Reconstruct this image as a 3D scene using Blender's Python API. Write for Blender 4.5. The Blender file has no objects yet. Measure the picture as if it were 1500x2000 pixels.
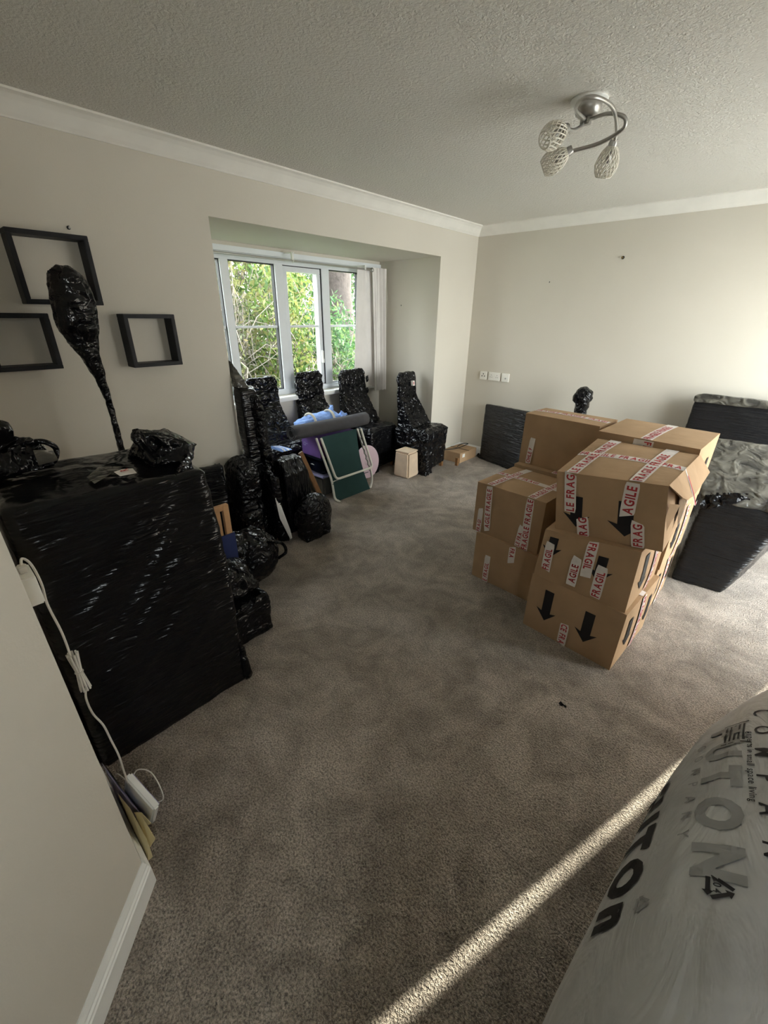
import bpy, bmesh, math, random
import numpy as np
from mathutils import Vector, Matrix, noise, Euler
from mathutils.bvhtree import BVHTree
random.seed(7); rng = np.random.default_rng(7)
S = bpy.context.scene
COL = S.collection
PI = math.pi

# ---------------------------------------------------------------- camera
def cam_axes(yaw, pitch, roll):
    f = Vector((math.sin(yaw)*math.cos(pitch), math.cos(yaw)*math.cos(pitch), -math.sin(pitch)))
    r = Vector((math.cos(yaw), -math.sin(yaw), 0)); u = r.cross(f)
    return (math.cos(roll)*r + math.sin(roll)*u), (-math.sin(roll)*r + math.cos(roll)*u), f
_r, _u, _f = cam_axes(-0.735, 0.44, 0.013)
cd = bpy.data.cameras.new('camera'); cam = bpy.data.objects.new('camera', cd); COL.objects.link(cam)
cd.sensor_fit = 'VERTICAL'; cd.sensor_height = 36; cd.sensor_width = 27; cd.lens = 820.341/2000*36
cd.clip_start = 0.02
cam.matrix_world = Matrix(((_r.x, _u.x, -_f.x, 0), (_r.y, _u.y, -_f.y, 0), (_r.z, _u.z, -_f.z, 1.571), (0, 0, 0, 1)))
S.camera = cam
# ---------------------------------------------------------------- exposure, sky, sun, window portals
S.view_settings.view_transform = 'Standard'; S.view_settings.look = 'None'
S.view_settings.gamma = 1.0; S.view_settings.use_curve_mapping = False
S.view_settings.exposure = 2.0
S.cycles.use_denoising = True
S.cycles.use_adaptive_sampling = True; S.cycles.adaptive_threshold = 0.045
S.cycles.max_bounces = 9; S.cycles.diffuse_bounces = 6; S.cycles.glossy_bounces = 4; S.cycles.transparent_max_bounces = 12
S.cycles.sample_clamp_indirect = 6.0
W = bpy.data.worlds.new('sky'); S.world = W; W.use_nodes = True
wn = W.node_tree.nodes; wl = W.node_tree.links
_tc = wn.new('ShaderNodeTexCoord'); _sp = wn.new('ShaderNodeSeparateXYZ'); _cr = wn.new('ShaderNodeValToRGB')
wl.new(_tc.outputs['Generated'], _sp.inputs[0]); wl.new(_sp.outputs['Z'], _cr.inputs[0])
_cr.color_ramp.elements[0].color = (1.0, 0.968, 0.935, 1); _cr.color_ramp.elements[1].color = (0.80, 0.87, 1.0, 1)
wl.new(_cr.outputs[0], wn['Background'].inputs[0]); wn['Background'].inputs[1].default_value = 4.6
SUN_TO = Vector((0.303*math.cos(math.radians(20))/1.0, 0.953*math.cos(math.radians(20)), math.sin(math.radians(20)))).normalized()
sd = bpy.data.lights.new('sun', 'SUN'); sd.energy = 7.0; sd.angle = math.radians(0.35); sd.color = (1.0, 0.93, 0.80)
so = bpy.data.objects.new('sun', sd); COL.objects.link(so); so.rotation_euler = SUN_TO.to_track_quat('Z', 'Y').to_euler(); so.location = (3, 9, 6)
def portal(name, loc, rot, sx, sy):
    l = bpy.data.lights.new(name, 'AREA'); l.shape = 'RECTANGLE'; l.size = sx; l.size_y = sy; l.cycles.is_portal = True
    o = bpy.data.objects.new(name, l); COL.objects.link(o); o.location = loc; o.rotation_euler = rot
portal('portal_bay', (-3.70, 2.6, 1.43), (0, -PI/2, 0), 1.3, 2.3)       # area lamps shine along -Z: towards +X
portal('portal_side', (1.10, -.41, 1.72), (0, PI/2, 0), .62, .64)
portal('portal_door', (1.10, 3.4, 1.03), (0, PI/2, 0), 2.1, 2.2)

# ---------------------------------------------------------------- materials
MATS = {}
def nt(name):
    m = bpy.data.materials.new(name); m.use_nodes = True; t = m.node_tree
    MATS[name] = m
    return m, t, t.nodes, t.links, t.nodes['Principled BSDF']
def setp(b, col=None, rough=None, spec=None, metal=None, coat=None):
    if col is not None: b.inputs['Base Color'].default_value = (*col, 1)
    if rough is not None: b.inputs['Roughness'].default_value = rough
    if spec is not None: b.inputs['Specular IOR Level'].default_value = spec
    if metal is not None: b.inputs['Metallic'].default_value = metal
    if coat is not None: b.inputs['Coat Weight'].default_value = coat
def noise_node(t, scale, detail=3, rough=.55, dist=0, coord='Object', map_scale=None, map_rot=None):
    n, l = t.nodes, t.links
    tc = n.new('ShaderNodeTexCoord'); nz = n.new('ShaderNodeTexNoise')
    nz.inputs['Scale'].default_value = scale; nz.inputs['Detail'].default_value = detail
    nz.inputs['Roughness'].default_value = rough; nz.inputs['Distortion'].default_value = dist
    if map_scale:
        mp = n.new('ShaderNodeMapping'); mp.inputs['Scale'].default_value = map_scale
        if map_rot: mp.inputs['Rotation'].default_value = map_rot
        l.new(tc.outputs[coord], mp.inputs[0]); l.new(mp.outputs[0], nz.inputs[0])
    else: l.new(tc.outputs[coord], nz.inputs[0])
    return nz
def ramp(t, src, p0, c0, p1, c1):
    r = t.nodes.new('ShaderNodeValToRGB'); e = r.color_ramp.elements
    e[0].position = p0; e[0].color = (*c0, 1); e[1].position = p1; e[1].color = (*c1, 1)
    t.links.new(src, r.inputs[0]); return r
def bump(t, src, strength, dist, prev=None):
    b = t.nodes.new('ShaderNodeBump'); b.inputs['Strength'].default_value = strength; b.inputs['Distance'].default_value = dist
    t.links.new(src, b.inputs['Height'])
    if prev is not None: t.links.new(prev.outputs[0], b.inputs['Normal'])
    return b
def plain(name, col, rough=.5, spec=.4, metal=0, var=.06, vscale=8, bmp=0, bscale=60):
    m, t, n, l, b = nt(name); setp(b, col, rough, spec, metal)
    if var:
        nz = noise_node(t, vscale, 3)
        c0 = tuple(c*(1-var) for c in col); c1 = tuple(min(1, c*(1+var)) for c in col)
        r = ramp(t, nz.outputs[0], .3, c0, .7, c1); l.new(r.outputs[0], b.inputs['Base Color'])
    if bmp:
        nb = noise_node(t, bscale, 4); bb = bump(t, nb.outputs[0], bmp, .01); l.new(bb.outputs[0], b.inputs['Normal'])
    return m
def film(name, col, rough=(.14, .42), stretch=(1, 1, 6), rot=(0, 0, 0), s1=10, k1=.55, k2=.35, col2=None):
    m, t, n, l, b = nt(name); setp(b, col, .25, .35)
    a = noise_node(t, s1, 1.5, .5, .9, map_scale=stretch, map_rot=rot)
    c = noise_node(t, s1*2.4, 1.0, .5, .8, map_scale=stretch, map_rot=rot)
    vz = n.new('ShaderNodeTexVoronoi'); vz.feature = 'DISTANCE_TO_EDGE'; vz.inputs['Scale'].default_value = s1*1.2
    mp = n.new('ShaderNodeMapping'); mp.inputs['Scale'].default_value = tuple(1 if s <= 1 else s*.5 for s in stretch); mp.inputs['Rotation'].default_value = rot
    tc = n.new('ShaderNodeTexCoord'); l.new(tc.outputs['Object'], mp.inputs[0])
    mx = n.new('ShaderNodeMixRGB'); mx.inputs[0].default_value = .12; l.new(mp.outputs[0], mx.inputs[1]); l.new(a.outputs['Color'], mx.inputs[2]); l.new(mx.outputs[0], vz.inputs[0])
    b0 = bump(t, vz.outputs[0], k1*.5, .03)
    b1 = bump(t, a.outputs[0], k1, .05, b0); b2 = bump(t, c.outputs[0], k2, .012, b1)
    l.new(b2.outputs[0], b.inputs['Normal'])
    rr = n.new('ShaderNodeMapRange'); rr.inputs['To Min'].default_value = rough[0]; rr.inputs['To Max'].default_value = rough[1]
    q = noise_node(t, 5, 2); l.new(q.outputs[0], rr.inputs[0]); l.new(rr.outputs[0], b.inputs['Roughness'])
    if col2:
        r = ramp(t, a.outputs[0], .35, col, .65, col2); l.new(r.outputs[0], b.inputs['Base Color'])
    return m
# walls, ceiling, floor
m, t, n, l, b = nt('wall_paint'); setp(b, (.60, .57, .50), .8, .25)
w1 = noise_node(t, 1.3, 2); r = ramp(t, w1.outputs[0], .3, (.585, .548, .478), .7, (.615, .578, .508)); l.new(r.outputs[0], b.inputs['Base Color'])
w2 = noise_node(t, 170, 3); bb = bump(t, w2.outputs[0], .12, .004); l.new(bb.outputs[0], b.inputs['Normal'])
m, t, n, l, b = nt('ceiling_artex'); setp(b, (.70, .68, .63), .9, .2)
w1 = noise_node(t, 75, 3, .6, .5); w2 = noise_node(t, 160, 2)
b1 = bump(t, w1.outputs[0], .60, .014); b2 = bump(t, w2.outputs[0], .2, .006, b1); l.new(b2.outputs[0], b.inputs['Normal'])
m, t, n, l, b = nt('carpet'); setp(b, (.3, .27, .23), 1.0, .05)
b.inputs['Sheen Weight'].default_value = .25; b.inputs['Sheen Roughness'].default_value = .6
big = noise_node(t, 1.5, 5, .62, 1.4); mid = noise_node(t, 5.5, 5, .62, 1.2); fine = noise_node(t, 150, 2.5, .62, .3); fib = noise_node(t, 260, 2, .6)
r1 = ramp(t, big.outputs[0], .34, (.37, .310, .250), .64, (.61, .535, .455))
r2 = ramp(t, mid.outputs[0], .36, (.70, .68, .66), .62, (1.08, 1.07, 1.06))
r3 = ramp(t, fine.outputs[0], .36, (.45, .43, .41), .62, (1.18, 1.17, 1.16))
mx = n.new('ShaderNodeMixRGB'); mx.blend_type = 'MULTIPLY'; mx.inputs[0].default_value = 1; l.new(r1.outputs[0], mx.inputs[1]); l.new(r2.outputs[0], mx.inputs[2])
mx2 = n.new('ShaderNodeMixRGB'); mx2.blend_type = 'MULTIPLY'; mx2.inputs[0].default_value = 1; l.new(mx.outputs[0], mx2.inputs[1]); l.new(r3.outputs[0], mx2.inputs[2])
l.new(mx2.outputs[0], b.inputs['Base Color'])
b1 = bump(t, fine.outputs[0], 1.0, .022); b2 = bump(t, fib.outputs[0], .4, .006, b1); l.new(b2.outputs[0], b.inputs['Normal'])
plain('white_gloss', (.80, .80, .77), .35, .5, var=.02)
plain('coving_white', (.78, .76, .71), .7, .3, var=.03)
plain('upvc', (.72, .75, .78), .3, .5, var=.02)
plain('seal', (.03, .03, .035), .6)
plain('curtain_cloth', (.74, .71, .69), .9, .1, var=.04, bmp=.15, bscale=300)
plain('steel', (.45, .44, .42), .35, .5, metal=.8, var=.04)
plain('dark_shelf', (.008, .0085, .011), .5, .25, var=.15, vscale=30)
plain('socket_plastic', (.80, .78, .72), .35, .5, var=.01)
plain('hole', (.02, .02, .02), .8)
plain('sticker_white', (.80, .78, .74), .6, .3, var=.02)
plain('print_red', (.42, .035, .04), .6, .3, var=.12, vscale=60)
plain('print_black', (.016, .014, .015), .6, .3, var=.1)
plain('print_faint', (.25, .25, .25), .5, .4, var=.15, vscale=12)
plain('tape_white', (.74, .69, .66), .32, .5, var=.06, vscale=25, bmp=.3, bscale=80)
m, t, n, l, b = nt('cardboard'); setp(b, (.40, .26, .15), .75, .25)
c1 = noise_node(t, 6, 3); c2 = noise_node(t, 60, 3, map_scale=(1, 1, 14)); r = ramp(t, c1.outputs[0], .3, (.375, .245, .140), .7, (.445, .295, .172)); l.new(r.outputs[0], b.inputs['Base Color'])
b1 = bump(t, c2.outputs[0], .15, .004); b2 = bump(t, c1.outputs[0], .25, .03, b1); l.new(b2.outputs[0], b.inputs['Normal'])
plain('cardboard_inner', (.16, .105, .06), .8, .2, var=.2, vscale=40)
film('film_black', (.005, .005, .006), stretch=(1, 1.3, 2.2), rot=(.5, 0, 0), s1=7, k1=1.0, k2=.45, rough=(.06, .16))
film('film_diag', (.0045, .0045, .0055), stretch=(1, 1, 6), rot=(.75, .2, 0), s1=7, k1=.32, k2=.22, rough=(.10, .26))
film('film_crinkle', (.005, .005, .006), stretch=(1, 1, 1.3), s1=11, k1=1.0, k2=.5, rough=(.05, .14))
film('film_flat', (.006, .006, .007), stretch=(1, 1, 7), s1=5, k1=.35, k2=.35, rough=(.10, .25))
film('film_vert', (.007, .007, .008), stretch=(5, 5, 1), s1=4.5, k1=.9, k2=.5, rough=(.06, .16))
film('film_thin', (.036, .034, .030), stretch=(1.4, 1, 2.2), rot=(.5, .4, .3), s1=8, k1=.6, k2=.4, rough=(.10, .25), col2=(.12, .112, .092))
film('film_wide', (.011, .011, .012), stretch=(.6, 1, 12), s1=5, k1=.4, k2=.45, rough=(.12, .28))
plain('wood_brown', (.23, .115, .045), .5, .4, var=.2, vscale=20)
plain('wood_pine', (.52, .30, .145), .5, .4, var=.1, vscale=16)
plain('navy_board', (.018, .030, .115), .55, .4, var=.08)
plain('purple_card', (.20, .11, .36), .4, .5, var=.15, vscale=5)
plain('purple_dark', (.085, .018, .075), .45, .4, var=.1)
plain('tub_dark', (.008, .010, .022), .22, .6, var=.1)
plain('tub_grey', (.12, .115, .10), .35, .5, var=.15)
plain('mat_grey', (.075, .073, .078), .85, .2, var=.08, vscale=20, bmp=.2, bscale=200)
plain('blue_cloth', (.26, .40, .76), .85, .15, var=.1, vscale=14, bmp=.5, bscale=35)
plain('strap_cream', (.66, .62, .52), .8, .2, var=.04)
plain('green_canvas', (.022, .058, .055), .8, .2, var=.08, bmp=.15, bscale=250)
plain('white_tube', (.74, .72, .65), .35, .5, var=.03)
plain('pink_disc', (.62, .47, .52), .5, .4, var=.04)
plain('pale_wood', (.66, .52, .38), .55, .35, var=.08, vscale=14)
plain('cord_white', (.66, .63, .57), .5, .4, var=.03)
plain('lilac_plastic', (.42, .40, .62), .35, .5, var=.06)
plain('cream_card', (.62, .54, .32), .7, .2, var=.1, vscale=14)
plain('bark', (.045, .037, .034), .9, .15, var=.3, vscale=16, bmp=.8, bscale=25)
plain('twig', (.20, .175, .15), .9, .15, var=.2, vscale=20)
plain('lawn', (.10, .16, .045), .95, .1, var=.35, vscale=7, bmp=.6, bscale=60)
plain('patio', (.60, .57, .52), .85, .2, var=.15, vscale=6, bmp=.3, bscale=40)
plain('sun_blocker_render', (.40, .34, .29), .9, .1, var=.15, vscale=9, bmp=.3, bscale=40)
plain('brass', (.20, .13, .05), .4, .5, metal=.6)
m, t, n, l, b = nt('crystal'); setp(b, (.86, .82, .72), .2, .6); b.inputs['Transmission Weight'].default_value = .15
m, t, n, l, b = nt('bag_film'); setp(b, (.40, .40, .40), .42, .4)
a = noise_node(t, 2.2, 4, .6, 1.0); r = ramp(t, a.outputs[0], .3, (.34, .34, .34), .7, (.50, .50, .50)); l.new(r.outputs[0], b.inputs['Base Color'])
a2 = noise_node(t, 7, 4, .6, 1.4, map_scale=(1.6, .5, 1)); b1 = bump(t, a2.outputs[0], .35, .03); l.new(b1.outputs[0], b.inputs['Normal'])
b.inputs['Subsurface Weight'].default_value = 0
# window glass: clear pane with a Fresnel reflection
m, t, n, l, b = nt('window_glass'); n.remove(b)
tr = n.new('ShaderNodeBsdfTransparent'); tr.inputs[0].default_value = (.93, .96, .95, 1); gl = n.new('ShaderNodeBsdfGlossy'); gl.inputs['Roughness'].default_value = .02
lw = n.new('ShaderNodeLayerWeight'); lw.inputs[0].default_value = .5; pw = n.new('ShaderNodeMath'); pw.operation = 'POWER'; pw.inputs[1].default_value = 5
ma = n.new('ShaderNodeMath'); ma.operation = 'MULTIPLY_ADD'; ma.inputs[1].default_value = .5; ma.inputs[2].default_value = .025; ms = n.new('ShaderNodeMixShader')
l.new(lw.outputs['Facing'], pw.inputs[0]); l.new(pw.outputs[0], ma.inputs[0])
l.new(ma.outputs[0], ms.inputs[0]); l.new(tr.outputs[0], ms.inputs[1]); l.new(gl.outputs[0], ms.inputs[2]); l.new(ms.outputs[0], n['Material Output'].inputs[0])
def leafmat(name, cols):
    m, t, n, l, b = nt(name); setp(b, cols[0], .5, .35)
    g = n.new('ShaderNodeNewGeometry'); r = n.new('ShaderNodeValToRGB'); e = r.color_ramp.elements
    e[0].color = (*cols[0], 1); e[1].color = (*cols[-1], 1)
    for i, c in enumerate(cols[1:-1]): k = e.new((i+1)/(len(cols)-1)); k.color = (*c, 1)
    l.new(g.outputs['Random Per Island'], r.inputs[0]); l.new(r.outputs[0], b.inputs['Base Color'])
    tl = n.new('ShaderNodeBsdfTranslucent'); l.new(r.outputs[0], tl.inputs[0]); mz = n.new('ShaderNodeMixShader'); mz.inputs[0].default_value = .4
    l.new(b.outputs[0], mz.inputs[1]); l.new(tl.outputs[0], mz.inputs[2]); l.new(mz.outputs[0], n['Material Output'].inputs[0])
leafmat('leaf_green', [(.024, .06, .012), (.055, .105, .022), (.115, .17, .038), (.17, .20, .055), (.19, .165, .06)])
leafmat('leaf_olive', [(.03, .045, .018), (.07, .085, .03), (.12, .13, .05), (.16, .135, .07)])
leafmat('leaf_deep', [(.018, .05, .018), (.04, .10, .034), (.07, .15, .05), (.13, .19, .055)])

# ---------------------------------------------------------------- builders
class MB:
    def __init__(s): s.v = []; s.f = []; s.smooth = False
    def add(s, vs, fs):
        o = len(s.v); s.v += [tuple(p) for p in vs]; s.f += [tuple(i+o for i in f) for f in fs]; return s
    def hexa(s, p):   # p: 4 bottom (ccw from above), 4 top
        return s.add(p, [(3, 2, 1, 0), (4, 5, 6, 7), (0, 1, 5, 4), (1, 2, 6, 5), (2, 3, 7, 6), (3, 0, 4, 7)])
    def box(s, x0, x1, y0, y1, z0, z1):
        return s.hexa([(x0, y0, z0), (x1, y0, z0), (x1, y1, z0), (x0, y1, z0), (x0, y0, z1), (x1, y0, z1), (x1, y1, z1), (x0, y1, z1)])
    def bar(s, a, b, w, h, up=(0, 0, 1)):
        a = Vector(a); b = Vector(b); d = (b-a).normalized(); u = Vector(up); sd = d.cross(u)
        if sd.length < 1e-4: sd = d.cross(Vector((1, 0, 0)))
        sd.normalize(); u = sd.cross(d); P = []
        for c in (a, b): P += [c+sd*i*w/2+u*j*h/2 for i, j in ((-1, -1), (1, -1), (1, 1), (-1, 1))]
        return s.add(P, [(3, 2, 1, 0), (4, 5, 6, 7), (0, 1, 5, 4), (1, 2, 6, 5), (2, 3, 7, 6), (3, 0, 4, 7)])
    def tube(s, path, r, n=8, caps=True):
        P = [Vector(p) for p in path]; R = r if isinstance(r, (list, tuple)) else [r]*len(P)
        up = None; vs = []
        for i, p in enumerate(P):
            d = (P[min(i+1, len(P)-1)]-P[max(i-1, 0)]).normalized()
            if up is None: up = d.orthogonal().normalized()
            up = (up-d*up.dot(d)).normalized(); sd = d.cross(up)
            vs += [p+(up*math.cos(2*PI*k/n)+sd*math.sin(2*PI*k/n))*R[i] for k in range(n)]
        fs = [(i*n+k, i*n+(k+1) % n, (i+1)*n+(k+1) % n, (i+1)*n+k) for i in range(len(P)-1) for k in range(n)]
        if caps: fs += [tuple(range(n-1, -1, -1)), tuple((len(P)-1)*n+k for k in range(n))]
        s.smooth = True
        return s.add(vs, fs)
    def lathe(s, prof, c, n=24, axis=(0, 0, 1)):
        q = Vector((0, 0, 1)).rotation_difference(Vector(axis).normalized()); c = Vector(c); vs = []
        for r, z in prof: vs += [c+q @ Vector((r*math.cos(2*PI*k/n), r*math.sin(2*PI*k/n), z)) for k in range(n)]
        fs = [(i*n+k, i*n+(k+1) % n, (i+1)*n+(k+1) % n, (i+1)*n+k) for i in range(len(prof)-1) for k in range(n)]
        fs += [tuple(range(n-1, -1, -1)), tuple((len(prof)-1)*n+k for k in range(n))]
        s.smooth = True
        return s.add(vs, fs)
    def extrude(s, prof, a, b, side, up=(0, 0, 1)):   # 2D profile (side, up) swept from a to b
        a = Vector(a); b = Vector(b); sd = Vector(side); u = Vector(up); n = len(prof)
        vs = [c+sd*x+u*z for c in (a, b) for x, z in prof]
        return s.add(vs, [(i, (i+1) % n, n+(i+1) % n, n+i) for i in range(n)]+[tuple(range(n-1, -1, -1)), tuple(range(n, 2*n))])
    def hull(s, pts):
        bm = bmesh.new()
        for p in pts: bm.verts.new(p)
        r = bmesh.ops.convex_hull(bm, input=bm.verts); bm.verts.index_update()
        lone = [v for v in bm.verts if not v.link_faces]
        for v in lone: bm.verts.remove(v)
        bm.verts.index_update()
        s.add([v.co.copy() for v in bm.verts], [[v.index for v in f.verts] for f in bm.faces]); bm.free(); return s
    def ball(s, c, r, sub=3):
        bm = bmesh.new(); bmesh.ops.create_icosphere(bm, subdivisions=sub, radius=1)
        r = r if isinstance(r, (tuple, list)) else (r, r, r)
        s.add([(c[0]+v.co.x*r[0], c[1]+v.co.y*r[1], c[2]+v.co.z*r[2]) for v in bm.verts], [[v.index for v in f.verts] for f in bm.faces]); bm.free(); s.smooth = True; return s
    def build(s, name, mat, parent=None, bevel=0, xf=None):
        me = bpy.data.meshes.new(name); off = origin(parent)
        vs = [(xf @ Vector(p)) if xf else Vector(p) for p in s.v]
        me.from_pydata([v-off for v in vs], [], s.f); return finish(name, me, mat, parent, s.smooth, bevel)
def origin(parent):
    o = Vector((0, 0, 0))
    while parent is not None: o += Vector(parent.location); parent = parent.parent
    return o
def finish(name, me, mat, parent, smooth, bevel=0):
    me.materials.append(MATS[mat]) if mat else None
    bm = bmesh.new(); bm.from_mesh(me); bmesh.ops.recalc_face_normals(bm, faces=bm.faces)
    if bevel: bmesh.ops.bevel(bm, geom=[e for e in bm.edges if len(e.link_faces) == 2 and e.calc_face_angle(0) > .5], offset=bevel, segments=2, affect='EDGES', clamp_overlap=True)
    bm.to_mesh(me); bm.free()
    if smooth:
        me.shade_smooth() if hasattr(me, 'shade_smooth') else [setattr(p, 'use_smooth', True) for p in me.polygons]
        try: me.set_sharp_from_angle(angle=math.radians(50))
        except Exception: pass
    o = bpy.data.objects.new(name, me); COL.objects.link(o); o.parent = parent
    return o
def tag(o, label=None, cat=None, group=None, kind=None):
    if label: o['label'] = label
    if cat: o['category'] = cat
    if group: o['group'] = group
    if kind: o['kind'] = kind
    return o
def thing(name, loc, label, cat, group=None, kind=None):
    o = bpy.data.objects.new(name, None); COL.objects.link(o); o.location = loc; o.empty_display_size = .05
    return tag(o, label, cat, group, kind)
def settle(o):
    """Put the origin of a one-mesh thing at its base."""
    me = o.data; co = np.empty(len(me.vertices)*3); me.vertices.foreach_get('co', co); co = co.reshape(-1, 3)
    c = np.array([(co[:, 0].min()+co[:, 0].max())/2, (co[:, 1].min()+co[:, 1].max())/2, co[:, 2].min()]); co -= c
    me.vertices.foreach_set('co', co.ravel()); o.location = c; return o
def struct(name, mb, mat, parent=None, bevel=0):
    o = mb.build(name, mat, parent, bevel)
    if parent is None: o['kind'] = 'structure'
    return o

def wrapped(name, mb, mat, parent=None, vox=.016, smooth=3, amp=.006, freq=7., stretch=(1, 1, 1), ridge=True, seed=0., ragged=0, floor=0.0, pleats=()):
    """Union of solids shrunk into one skin of film: voxel remesh, smoothing, folds."""
    me = bpy.data.meshes.new('tmp'); me.from_pydata([Vector(p) for p in mb.v], [], mb.f)
    bm = bmesh.new(); bm.from_mesh(me); bmesh.ops.recalc_face_normals(bm, faces=bm.faces); bm.to_mesh(me); bm.free()
    o = bpy.data.objects.new('tmp', me); COL.objects.link(o)
    md = o.modifiers.new('r', 'REMESH'); md.mode = 'VOXEL'; md.voxel_size = vox
    dg = bpy.context.evaluated_depsgraph_get(); dg.update()
    ev = o.evaluated_get(dg); out = bpy.data.meshes.new_from_object(ev)
    bpy.data.objects.remove(o); bpy.data.meshes.remove(me)
    nv = len(out.vertices); co = np.empty(nv*3); out.vertices.foreach_get('co', co); co = co.reshape(-1, 3)
    ed = np.empty(len(out.edges)*2, dtype=np.int64); out.edges.foreach_get('vertices', ed); ed = ed.reshape(-1, 2)
    deg = np.bincount(ed.ravel(), minlength=nv)[:, None].astype(float)
    for _ in range(smooth):
        acc = np.zeros_like(co); np.add.at(acc, ed[:, 0], co[ed[:, 1]]); np.add.at(acc, ed[:, 1], co[ed[:, 0]])
        co = .4*co+.6*acc/np.maximum(deg, 1)
    out.vertices.foreach_set('co', co.ravel()); out.update()
    nr = np.empty(nv*3); out.vertices.foreach_get('normal', nr); nr = nr.reshape(-1, 3)
    st = np.array(stretch); sc = (co*st*freq+seed)
    d = np.empty(nv)
    for i in range(nv):
        p = Vector(sc[i]); a = noise.noise(p); b = noise.noise(p*2.6+Vector((9, 3, 5)))
        d[i] = ((1-2.2*abs(a))*.7+(1-2.2*abs(b))*.4-.45) if ridge else (a+.5*b)
    if ragged:
        for i in range(nv): d[i] += ragged*max(0, noise.noise(Vector(co[i]*16)+Vector((seed, 0, 0)))-.25)*3
    co = co+nr*(d*amp)[:, None]
    for a, b, wd, ht in pleats:
        a = np.array(a); b = np.array(b); e = b-a; t_ = np.clip(((co-a)@e)/(e@e), 0, 1); ds = np.linalg.norm(co-a-t_[:, None]*e, axis=1)
        co = co+nr*(ht*np.exp(-(ds/wd)**2)*np.sin(np.pi*np.clip(t_*.9+.08, 0, 1))**.5)[:, None]
    co[:, 2] = np.maximum(co[:, 2], floor)
    co -= np.array(origin(parent)); out.vertices.foreach_set('co', co.ravel()); out.update(); out.name = name
    return finish(name, out, mat, parent, True)

# letters ----------------------------------------------------------
_L = {}
def letter(ch, bold=.018):
    k = (ch, bold)
    if k not in _L:
        cu = bpy.data.curves.new('t', 'FONT'); cu.body = ch; cu.resolution_u = 3; cu.offset = bold; cu.size = 1
        o = bpy.data.objects.new('t', cu); COL.objects.link(o)
        dg = bpy.context.evaluated_depsgraph_get(); me = bpy.data.meshes.new_from_object(o.evaluated_get(dg))
        vs = [(v.co.x, v.co.y) for v in me.vertices]; fs = [tuple(p.vertices) for p in me.polygons]
        xs = [v[0] for v in vs] or [0, .25]; x0 = min(xs); w = max(xs)-x0
        _L[k] = ([(x-x0, y) for x, y in vs], fs, w)
        bpy.data.objects.remove(o); bpy.data.curves.remove(cu); bpy.data.meshes.remove(me)
    return _L[k]
def text2d(body, h, gap=.16, bold=.018, limit=None, cond=1.0):
    """flat letters laid along +x from 0, cap height h; letters beyond `limit` are left off"""
    vs, fs, x = [], [], 0
    s = h/.70; k = s*cond
    for ch in body:
        if ch == ' ': x += .42*k; continue
        v, f, w = letter(ch, bold)
        if limit is not None and x+w*k > limit: break
        o = len(vs); vs += [(x+a*k, b*s) for a, b in v]; fs += [tuple(i+o for i in q) for q in f]; x += (w+gap)*k
    return vs, fs, x
def split2d(vs, fs, maxlen):
    """cut a flat mesh finely enough to be laid on a curved surface"""
    bm = bmesh.new(); V = [bm.verts.new((a, b, 0)) for a, b in vs]
    for f in fs:
        try: bm.faces.new([V[i] for i in f])
        except ValueError: pass
    bmesh.ops.triangulate(bm, faces=bm.faces)
    for _ in range(5):
        E = [e for e in bm.edges if e.calc_length() > maxlen]
        if not E: break
        bmesh.ops.subdivide_edges(bm, edges=E, cuts=1); bmesh.ops.triangulate(bm, faces=bm.faces)
    bm.verts.index_update(); r = [(v.co.x, v.co.y) for v in bm.verts], [tuple(v.index for v in f.verts) for f in bm.faces]; bm.free(); return r

# ================================================================ SETTING
XL, YB, ZC = -2.791, 4.513, 2.4
BX, BY0, BY1, BZ = -3.60, 1.504, 3.861, 2.084        # bay recess
XR, YN = 0.95, -1.0
NX, NY = -0.966, 0.031                                # end of the near wall
struct('floor', MB().box(-3.75, XR+.1, YN-.1, YB+.1, -.12, 0), 'carpet')
struct('ceiling', MB().box(-3.75, XR+.1, YN-.1, YB+.1, ZC, ZC+.12), 'ceiling_artex')
wl_ = MB().box(XL-.12, XL, YN-.1, BY0, 0, ZC).box(XL-.12, XL, BY1, YB, 0, ZC).box(XL-.12, XL, BY0, BY1, BZ, ZC)
struct('wall_left', wl_, 'wall_paint')
struct('wall_bay_far', MB().box(-3.75, XL-.12, BY1, BY1+.10, 0, BZ), 'wall_paint')
struct('wall_bay_near', MB().box(-3.75, XL-.12, BY0-.10, BY0, 0, BZ), 'wall_paint')
struct('ceiling_bay', MB().box(-3.75, XL-.12, BY0-.1, BY1+.1, BZ, BZ+.1), 'wall_paint')
WZ0, WZ1, WY0, WY1 = .83, 2.02, 1.56, 3.625            # window opening
struct('wall_bay_window', MB().box(-3.75, BX, BY0, BY1, 0, WZ0).box(-3.75, BX, BY0, BY1, WZ1, BZ).box(-3.75, BX, BY0, WY0, WZ0, WZ1).box(-3.75, BX, WY1, BY1, WZ0, WZ1), 'wall_paint')
struct('wall_back', MB().box(XL-.12, XR+.10, YB, YB+.10, 0, ZC), 'wall_paint')
DY0, DY1, DZ = 2.30, 4.435, 2.06                       # patio door opening
SY0, SY1, SZ0, SZ1 = -.72, -.10, 1.42, 2.02               # added side window, out of view, brightening the near end
struct('wall_right', MB().box(XR, XR+.10, YN-.1, SY0, 0, ZC).box(XR, XR+.10, SY0, SY1, 0, SZ0).box(XR, XR+.10, SY0, SY1, SZ1, ZC).box(XR, XR+.10, SY1, DY0, 0, ZC).box(XR, XR+.10, DY1, YB, 0, ZC).box(XR, XR+.10, DY0, DY1, DZ, ZC), 'wall_paint')
struct('wall_rear', MB().box(XL, XR, YN-.1, YN, 0, ZC), 'wall_paint')
k = NY-YN-.02                                          # 45 degree wall running back from the corner
nw = MB()
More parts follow.
